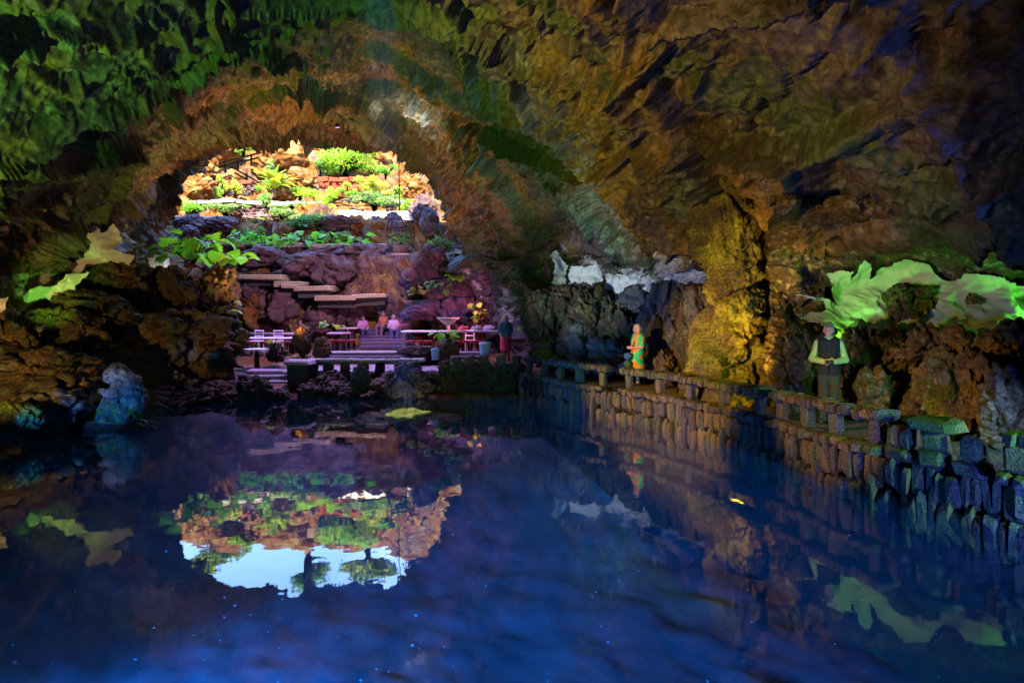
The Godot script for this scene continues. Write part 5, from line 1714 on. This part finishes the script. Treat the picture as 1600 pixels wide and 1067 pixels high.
func simple_person(at: Vector3, yaw: float, label: String, top: Material, low: Material, hair: Material, s: float, sit := false) -> void:
	var t := thing("person", label, "person", at, yaw)
	t.scale = Vector3.ONE * s
	var c := Vector3(0, 1.53, 0.02)
	var arms := []
	var hands := []
	for q in [-1, 1]:
		var wr := Vector3(q * 0.2, 0.92, 0.12)
		arms.append(limb([Vector3(q * 0.18, 1.32, -0.01), Vector3(q * 0.24, 1.08, -0.02), wr], [0.055, 0.042, 0.03]))
		hands.append(hand(wr, Vector3(-q * 0.3, -0.8, 0.5).normalized(), Vector3(-q * 0.8, 0, -0.3).normalized(), 0.5))
	var lg := legs(0.88, 0.1, 0.04, 0.95)
	var dy := Vector3.ZERO
	if sit:           # hips down on the tread, knees forward, shins hanging
		lg = []
		dy = Vector3(0, -0.40, 0)
		for q in [-1, 1]: lg.append_array(limb([Vector3(q * 0.09, 0.50, 0), Vector3(q * 0.13, 0.54, 0.40), Vector3(q * 0.12, 0.10, 0.46)], [0.085, 0.06, 0.042]))
		for ar in arms:
			for b in ar:
				b[0] += dy
				b[1] += dy
		for q in 2:
			var w := Vector3((q * 2 - 1) * 0.12, 0.64, 0.30)
			arms[q][1][1] = w
			hands[q] = hand(w, Vector3(0, -0.25, 0.9).normalized(), Vector3(0, -1, 0), 0.3)
	c += dy
	skin_body([[Vector3(0, 1.28, -0.01) + dy, Vector3(0, 1.46, 0.0) + dy, 0.054, 0.05], [Vector3(0, 1.1, 0) + dy, Vector3(0, 1.3, 0) + dy, 0.1, 0.08]] + arms[0] + arms[1] + lg, hands, head_bones(c, 0.3 if sit else 0.0) + [[Vector3(0, 1.34, -0.01) + dy, Vector3(0, 1.47, 0.01) + dy, 0.05, 0.05]], M.skin, t)
	var tr := torso(0.92, 1.38, 0.94)
	for b in tr:
		b[0] += dy
		b[1] += dy
	part("top", net_mesh(grow(tr, 0.02) + grow(arms[0].slice(0, 1), 0.018) + grow(arms[1].slice(0, 1), 0.018), 0.018, 0.05, 0.014), top, t)
	if sit:
		part("trousers", net_mesh(grow(lg, 0.018) + [[Vector3(-0.08, 0.5, 0), Vector3(0.08, 0.5, 0), 0.13, 0.13]], 0.02, 0.05, 0.012), low, t)
		part("shoes", net_mesh([[Vector3(-0.12, 0.04, 0.44), Vector3(-0.13, 0.035, 0.62), 0.045, 0.04], [Vector3(0.12, 0.04, 0.44), Vector3(0.13, 0.035, 0.62), 0.045, 0.04]], 0.016, 0.02), M.black_metal, t)
	else:
		part("skirt", net_mesh([[Vector3(0, 0.95, 0), Vector3(0, 0.45, 0.01), 0.145, 0.18]] + grow(lg, 0.02), 0.02, 0.05, 0.012, -1, [[Vector3(0, 0.38, 0), Vector3(0, -1, 0)]]), low, t)
		part("shoes", net_mesh(feet(0.1, 0.04), 0.016, 0.02), M.black_metal, t)
	head_parts(t, t, c, 0.3 if sit else 0.0, M.skin, hair, 1)

func build_statue() -> void:
	var base := P(182, 664, 15.6)
	base.y = 0.0
	var t := thing("stone_statue", "weathered blue lit stone figure crouching on a rock at the left shore", "statue", base)
	var y0 := 0.30
	var b := []
	# crouching back turned to the right, head bowed to the left
	b += limb([Vector3(0.26, y0, 0.0), Vector3(0.40, y0 + 0.32, 0.0), Vector3(0.30, y0 + 0.66, 0.0), Vector3(0.10, y0 + 0.85, 0.02)], [0.30, 0.27, 0.24, 0.18])
	b += limb([Vector3(0.02, y0 + 0.98, 0.04), Vector3(-0.10, y0 + 0.90, 0.06)], [0.18, 0.15])
	b += limb([Vector3(-0.14, y0 + 0.88, 0.06), Vector3(-0.17, y0 + 0.78, 0.06)], [0.12, 0.08])
	b += limb([Vector3(0.30, y0 + 0.0, 0.18), Vector3(-0.10, y0 + 0.22, 0.24), Vector3(-0.22, y0 - 0.22, 0.2), Vector3(-0.38, y0 - 0.26, 0.2)], [0.24, 0.17, 0.13, 0.10])
	b += limb([Vector3(0.30, y0 + 0.0, -0.18), Vector3(-0.08, y0 + 0.18, -0.22), Vector3(-0.20, y0 - 0.22, -0.18)], [0.24, 0.17, 0.13])
	b += limb([Vector3(0.18, y0 + 0.70, 0.22), Vector3(0.12, y0 + 0.44, 0.30), Vector3(-0.20, y0 + 0.52, 0.22)], [0.12, 0.10, 0.07])
	var me := net_mesh(b, 0.02, 0.05, 0.05, 9)
	part("figure", me, M.wet, t)
	part("plinth", boulders[1][1], M.wet, t, Vector3(0.02, -0.06, 0.1), Vector3(0, 0.6, 0), Vector3(1.75, 0.42, 1.1))
	part("plinth", boulders[1][3], M.wet, t, Vector3(0.52, -0.02, 0.25), Vector3(0, 1.6, 0.1), Vector3(0.62, 0.36, 0.6))

func _ready() -> void:
	rng.seed = 7
	# camera
	var cam := Camera3D.new()
	cam.name = "camera"
	cam.projection = Camera3D.PROJECTION_FRUSTUM
	cam.near = 0.05
	cam.far = 600.0
	cam.size = 2.0 * 0.05 * (533.5 / F)
	cam.frustum_offset = Vector2(0, -0.05 * (533.5 - HORIZON) / F)
	cam.position = Vector3(0, EYE, 0)
	add_child(cam)
	# sky
	var we := WorldEnvironment.new()
	we.name = "surroundings"
	var e := Environment.new()
	e.background_mode = Environment.BG_SKY
	var sky := Sky.new()
	var sm := ProceduralSkyMaterial.new()
	sm.sky_top_color = Color(0.32, 0.50, 0.78)
	sm.sky_horizon_color = Color(0.66, 0.79, 0.93)
	sm.sky_curve = 0.18
	sm.ground_bottom_color = Color(0.25, 0.2, 0.17)
	sm.ground_horizon_color = Color(0.5, 0.5, 0.5)
	sm.sky_energy_multiplier = 1.3
	sm.sky_cover = cloud_cover()
	sm.sky_cover_modulate = Color(1, 1, 1, 0.5)
	sky.sky_material = sm
	e.sky = sky
	e.tonemap_mode = Environment.TONE_MAPPER_LINEAR
	e.tonemap_exposure = 7.5
	e.sdfgi_enabled = true
	e.ssao_enabled = true
	e.ssil_enabled = true
	e.volumetric_fog_enabled = true
	e.volumetric_fog_density = 0.0
	we.environment = e
	add_child(we)
	# sun
	var sun := DirectionalLight3D.new()
	sun.name = "sun"
	sun.light_color = Color(1.0, 0.90, 0.70)
	sun.light_energy = 1.6
	sun.light_angular_distance = 0.5
	sun.shadow_enabled = true
	add_child(sun)
	sun.look_at_from_position(Vector3.ZERO, sun_dir, Vector3.UP)
	make_textures()
	set_noises()
	make_materials()
	var t0 := Time.get_ticks_msec()
	build_cave()
	print("cave ", Time.get_ticks_msec() - t0)
	build_water()
	build_pit()
	build_roof()
	print("setting ", Time.get_ticks_msec() - t0)
	build_objects()
	build_lamps()
	print("all ", Time.get_ticks_msec() - t0)

func cloud_cover() -> ImageTexture:
	var n := fnl(FastNoiseLite.TYPE_SIMPLEX_SMOOTH, 1.6, 31, 5)
	var im := Image.create(512, 256, false, Image.FORMAT_RGBA8)
	for y in 256:
		var th := PI * (y + 0.5) / 256.0
		for x in 512:
			var ph := TAU * x / 512.0
			var q := Vector3(sin(th) * cos(ph), cos(th) * 1.6, sin(th) * sin(ph))
			var a := smooth(0.02, 0.4, n.get_noise_3dv(q * 1.3)) if y < 128 else 0.0
			im.set_pixel(x, y, Color(0.9, 0.9, 0.92, a * 0.7))
	return ImageTexture.create_from_image(im)

func make_materials() -> void:
	M.black_metal = mat(lin(0.02, 0.02, 0.02), 0.5)
	M.dark_wood = mat(lin(0.05, 0.035, 0.03), 0.6)
	M.white_paint = mat(lin(0.72, 0.70, 0.68), 0.45)
	M.pink_paint = mat(lin(0.55, 0.36, 0.38), 0.5)
	M.red_paint = mat(lin(0.50, 0.04, 0.04), 0.45)
	M.blue_plastic = mat(lin(0.22, 0.42, 0.55), 0.4)
	M.wire = mat(lin(0.5, 0.5, 0.55), 0.5)
	M.timber = mat(lin(0.42, 0.26, 0.10), 0.7)
	for a in [["pale_stone", Color(0.62, 0.58, 0.55)], ["grey_stone", Color(0.20, 0.18, 0.18)], ["cream_stone", Color(0.66, 0.61, 0.44)], ["rust", Color(0.36, 0.08, 0.035)], ["ochre", Color(0.46, 0.25, 0.06)]]:
		var m := rock_mat(1.2, 1.2, 0.8, a[1].linear_to_srgb())
		m.vertex_color_use_as_albedo = false
		M[a[0]] = m

func build_lamps() -> void:
	var green := Color(0.45, 1.0, 0.30)
	var amber := Color(1.0, 0.66, 0.16)
	var blue := Color(0.0, 0.46, 1.0)
	# on the walkway and in the alcove
	lamp("floodlight", Vector3(6.1, 2.2, -13.0), Vector3(8.4, 3.0, -13.4), green, 0.8, 62, "small black floodlight behind the pillar foot washing the plastered alcove green")
	lamp("floodlight", Vector3(9.1, 2.45, -10.9), Vector3(7.2, 3.05, -13.4), Color(0.42, 1.0, 0.32), 0.9, 60, "small black floodlight at the near end of the alcove washing its plaster green")
	lamp("floodlight", Vector3(4.55, 0.80, -13.2), Vector3(5.05, 4.4, -14.9), Color(1.0, 0.80, 0.24), 6.0, 38, "small black floodlight behind the amber railing aimed up the rock pillar")
	lamp("floodlight", Vector3(2.0, 0.80, -19.0), Vector3(0.4, 7.0, -20.2), Color(0.66, 0.9, 0.82), 8.0, 40, "small black floodlight on the far walkway washing the ribbed vault pale green")
	lamp("floodlight", Vector3(7.9, 1.0, -5.9), Vector3(3.8, 6.2, -8.4), Color(0.36, 0.52, 1.0), 4.0, 40, "small black floodlight at the near walkway lighting the vault blue")
	lamp("floodlight", Vector3(6.6, 1.9, -5.2), Vector3(5.75, 0.9, -9.0), Color(0.55, 1.0, 0.25), 7.0, 22, "small black floodlight on the near wall lighting the stone posts green")
	# along the left shore, beside the photographer
	lamp("floodlight", Vector3(-9.9, 0.9, -8.4), Vector3(-8.2, 7.0, -14.0), Color(0.62, 1.0, 0.36), 26.0, 52, "small black floodlight at the left shore lighting the vault yellow green")
	lamp("floodlight", Vector3(-9.4, 1.2, -7.6), Vector3(2.2, 6.6, -13.0), Color(1.0, 0.84, 0.40), 52.0, 25, "small black floodlight at the left shore aimed across at the hanging slab")
	lamp("floodlight", Vector3(-9.4, 5.0, -6.4), Vector3(3.3, 1.2, -15.4), Color(1.0, 0.76, 0.2), 170.0, 10.5, "small black floodlight high on the left wall aimed at the amber railing")
	lamp("floodlight", Vector3(-9.3, 0.6, -6.3), Vector3(2.6, 0.5, -16.6), Color(0.30, 0.58, 1.0), 60.0, 13, "small black floodlight at the left shore aimed across at the long stone wall")
	lamp("floodlight", Vector3(-9.4, 0.5, -8.8), Vector3(-9.2, 0.7, -15.6), Color(0.22, 0.58, 1.0), 30.0, 7, "small black floodlight at the left shore aimed at the crouching stone figure")
	lamp("floodlight", Vector3(-9.6, 1.3, -8.0), Vector3(-11.2, 3.6, -21.0), Color(1.0, 0.80, 0.46), 20.0, 20, "small black floodlight at the left shore lighting the bank boulders warm")
	lamp("floodlight", Vector3(-10.9, 2.3, -15.4), Vector3(-13.0, 3.3, -19.2), Color(0.62, 1.0, 0.34), 4.0, 15, "small black floodlight among the left bank boulders lighting the wall green")
	lamp("floodlight", Vector3(-9.2, 1.5, -6.4), Vector3(2.8, 4.2, -21.4), Color(0.86, 0.92, 1.0), 100.0, 8, "white fill lamp added at the left shore to brighten the whitewashed hollows")  # added fill lamp, in place of daylight on the hollows
	lamp("floodlight", Vector3(-9.1, 1.6, -6.0), Vector3(-3.6, 8.9, -22.3), Color(0.92, 0.96, 1.0), 110.0, 3.6, "narrow white spot added at the left shore to brighten the pale patch on the vault")  # added spot, stands in for sun on the vault patch
	lamp("floodlight", Vector3(7.7, 1.5, -6.6), Vector3(4.6, 0.66, -13.2), Color(0.66, 0.78, 1.0), 7.0, 22, "white fill lamp added at the near walkway to brighten its paving")  # added lamp for the skylight that falls on the paving
	lamp("floodlight", Vector3(-9.0, 4.6, -5.6), Vector3(6.6, 1.0, -11.2), Color(1.0, 0.78, 0.42), 90.0, 6, "small amber floodlight high on the left wall aimed at the boulders under the alcove")
	lamp("floodlight", Vector3(-8.8, 5.2, -6.0), Vector3(5.1, 3.7, -14.8), Color(1.0, 0.86, 0.28), 90.0, 4.6, "small amber floodlight high on the left wall aimed at the rock pillar")
	# on the terrace
	lamp("floodlight", Vector3(-6.6, 9.6, -25.2), Vector3(-5.8, 0.8, -25.4), Color(0.74, 0.58, 1.0), 60.0, 44, "fill lamp added under the crown of the arch to light the steps violet")  # added overhead fill, in place of skylight on treads and tables
	lamp("floodlight", Vector3(-8.0, 1.25, -23.6), Vector3(-7.4, 10.0, -25.6), Color(1.0, 0.72, 0.40), 34.0, 62, "fill lamp added on the landing to warm the arch like bounced sunlight")  # added lamp for sunlight bounced up from the pit
	lamp("floodlight", Vector3(-0.95, 3.3, -26.2), Vector3(-7.5, 2.8, -34.0), Color(1.0, 0.55, 0.80), 8.0, 46, "small black floodlight on the right wall casting pink light over the counter")
	lamp("floodlight", Vector3(-12.9, 3.4, -27.6), Vector3(-4.0, 1.8, -28.4), Color(0.80, 0.52, 1.0), 9.0, 40, "small black floodlight by the big-leaved plant casting violet light")
	lamp("floodlight", Vector3(-5.6, 9.3, -27.2), Vector3(-9.6, 4.6, -36.5), Color(1.0, 0.78, 0.88), 34.0, 36, "fill lamp added under the arch crown to brighten the garden ledges pale pink")  # added fill to brighten the skylit ledges
	lamp("floodlight", Vector3(-6.2, 9.3, -25.0), Vector3(-12.2, 4.8, -27.0), Color(1.0, 1.0, 0.86), 26.0, 20, "white fill lamp added under the arch crown to brighten the big-leaved plants")  # added lamp for the daylight on these leaves
	# under water
	lamp("underwater_light", Vector3(2.8, -0.3, -1.0), Vector3(2.2, -3.4, -6.2), blue, 26.0, 46, "round blue underwater lamp on the bank to the right of the photographer", 0.12, 1.0)
	lamp("underwater_light", Vector3(-9.0, -0.6, -7.2), Vector3(-1.5, -3.4, -9.5), blue, 70.0, 46, "round blue underwater lamp under the left shore", 0.12, 1.0)
	lamp("underwater_light", Vector3(-0.6, -0.3, -1.2), Vector3(-1.0, -3.4, -6.5), blue, 60.0, 50, "round blue underwater lamp below the photographer's bank", 0.12, 1.0)
	lamp("floodlight", Vector3(5.6, 0.35, -5.2), Vector3(5.5, 0.5, -9.0), Color(0.30, 0.45, 1.0), 7.0, 26, "small violet blue floodlight just above the water shining along the near stone wall", 0.1)
	# thin mist that shows the shaft of daylight
	var fv := FogVolume.new()
	fv.name = "mist"
	fv.shape = RenderingServer.FOG_VOLUME_SHAPE_CYLINDER
	fv.size = Vector3(0.6, 11.4, 0.6)
	var fm := FogMaterial.new()
	fm.density = 0.025
	fm.albedo = Color(0.15, 0.38, 1.0)
	fv.material = fm
	add_child(fv)
	tag(fv, "", "", "", "stuff")
	var top := Vector3(-3.0, 0.05, -18.9) - sun_dir * 11.5
	fv.look_at_from_position((top + Vector3(-3.0, 0.05, -18.9)) / 2, top, Vector3.UP)
	fv.rotate_object_local(Vector3.RIGHT, -PI / 2)

func build_objects() -> void:
	make_boulders()
	build_specks()
	build_rocks()
	build_walkway()
	make_leaves()
	build_terrace()
	build_garden()
	build_statue()
	build_people()
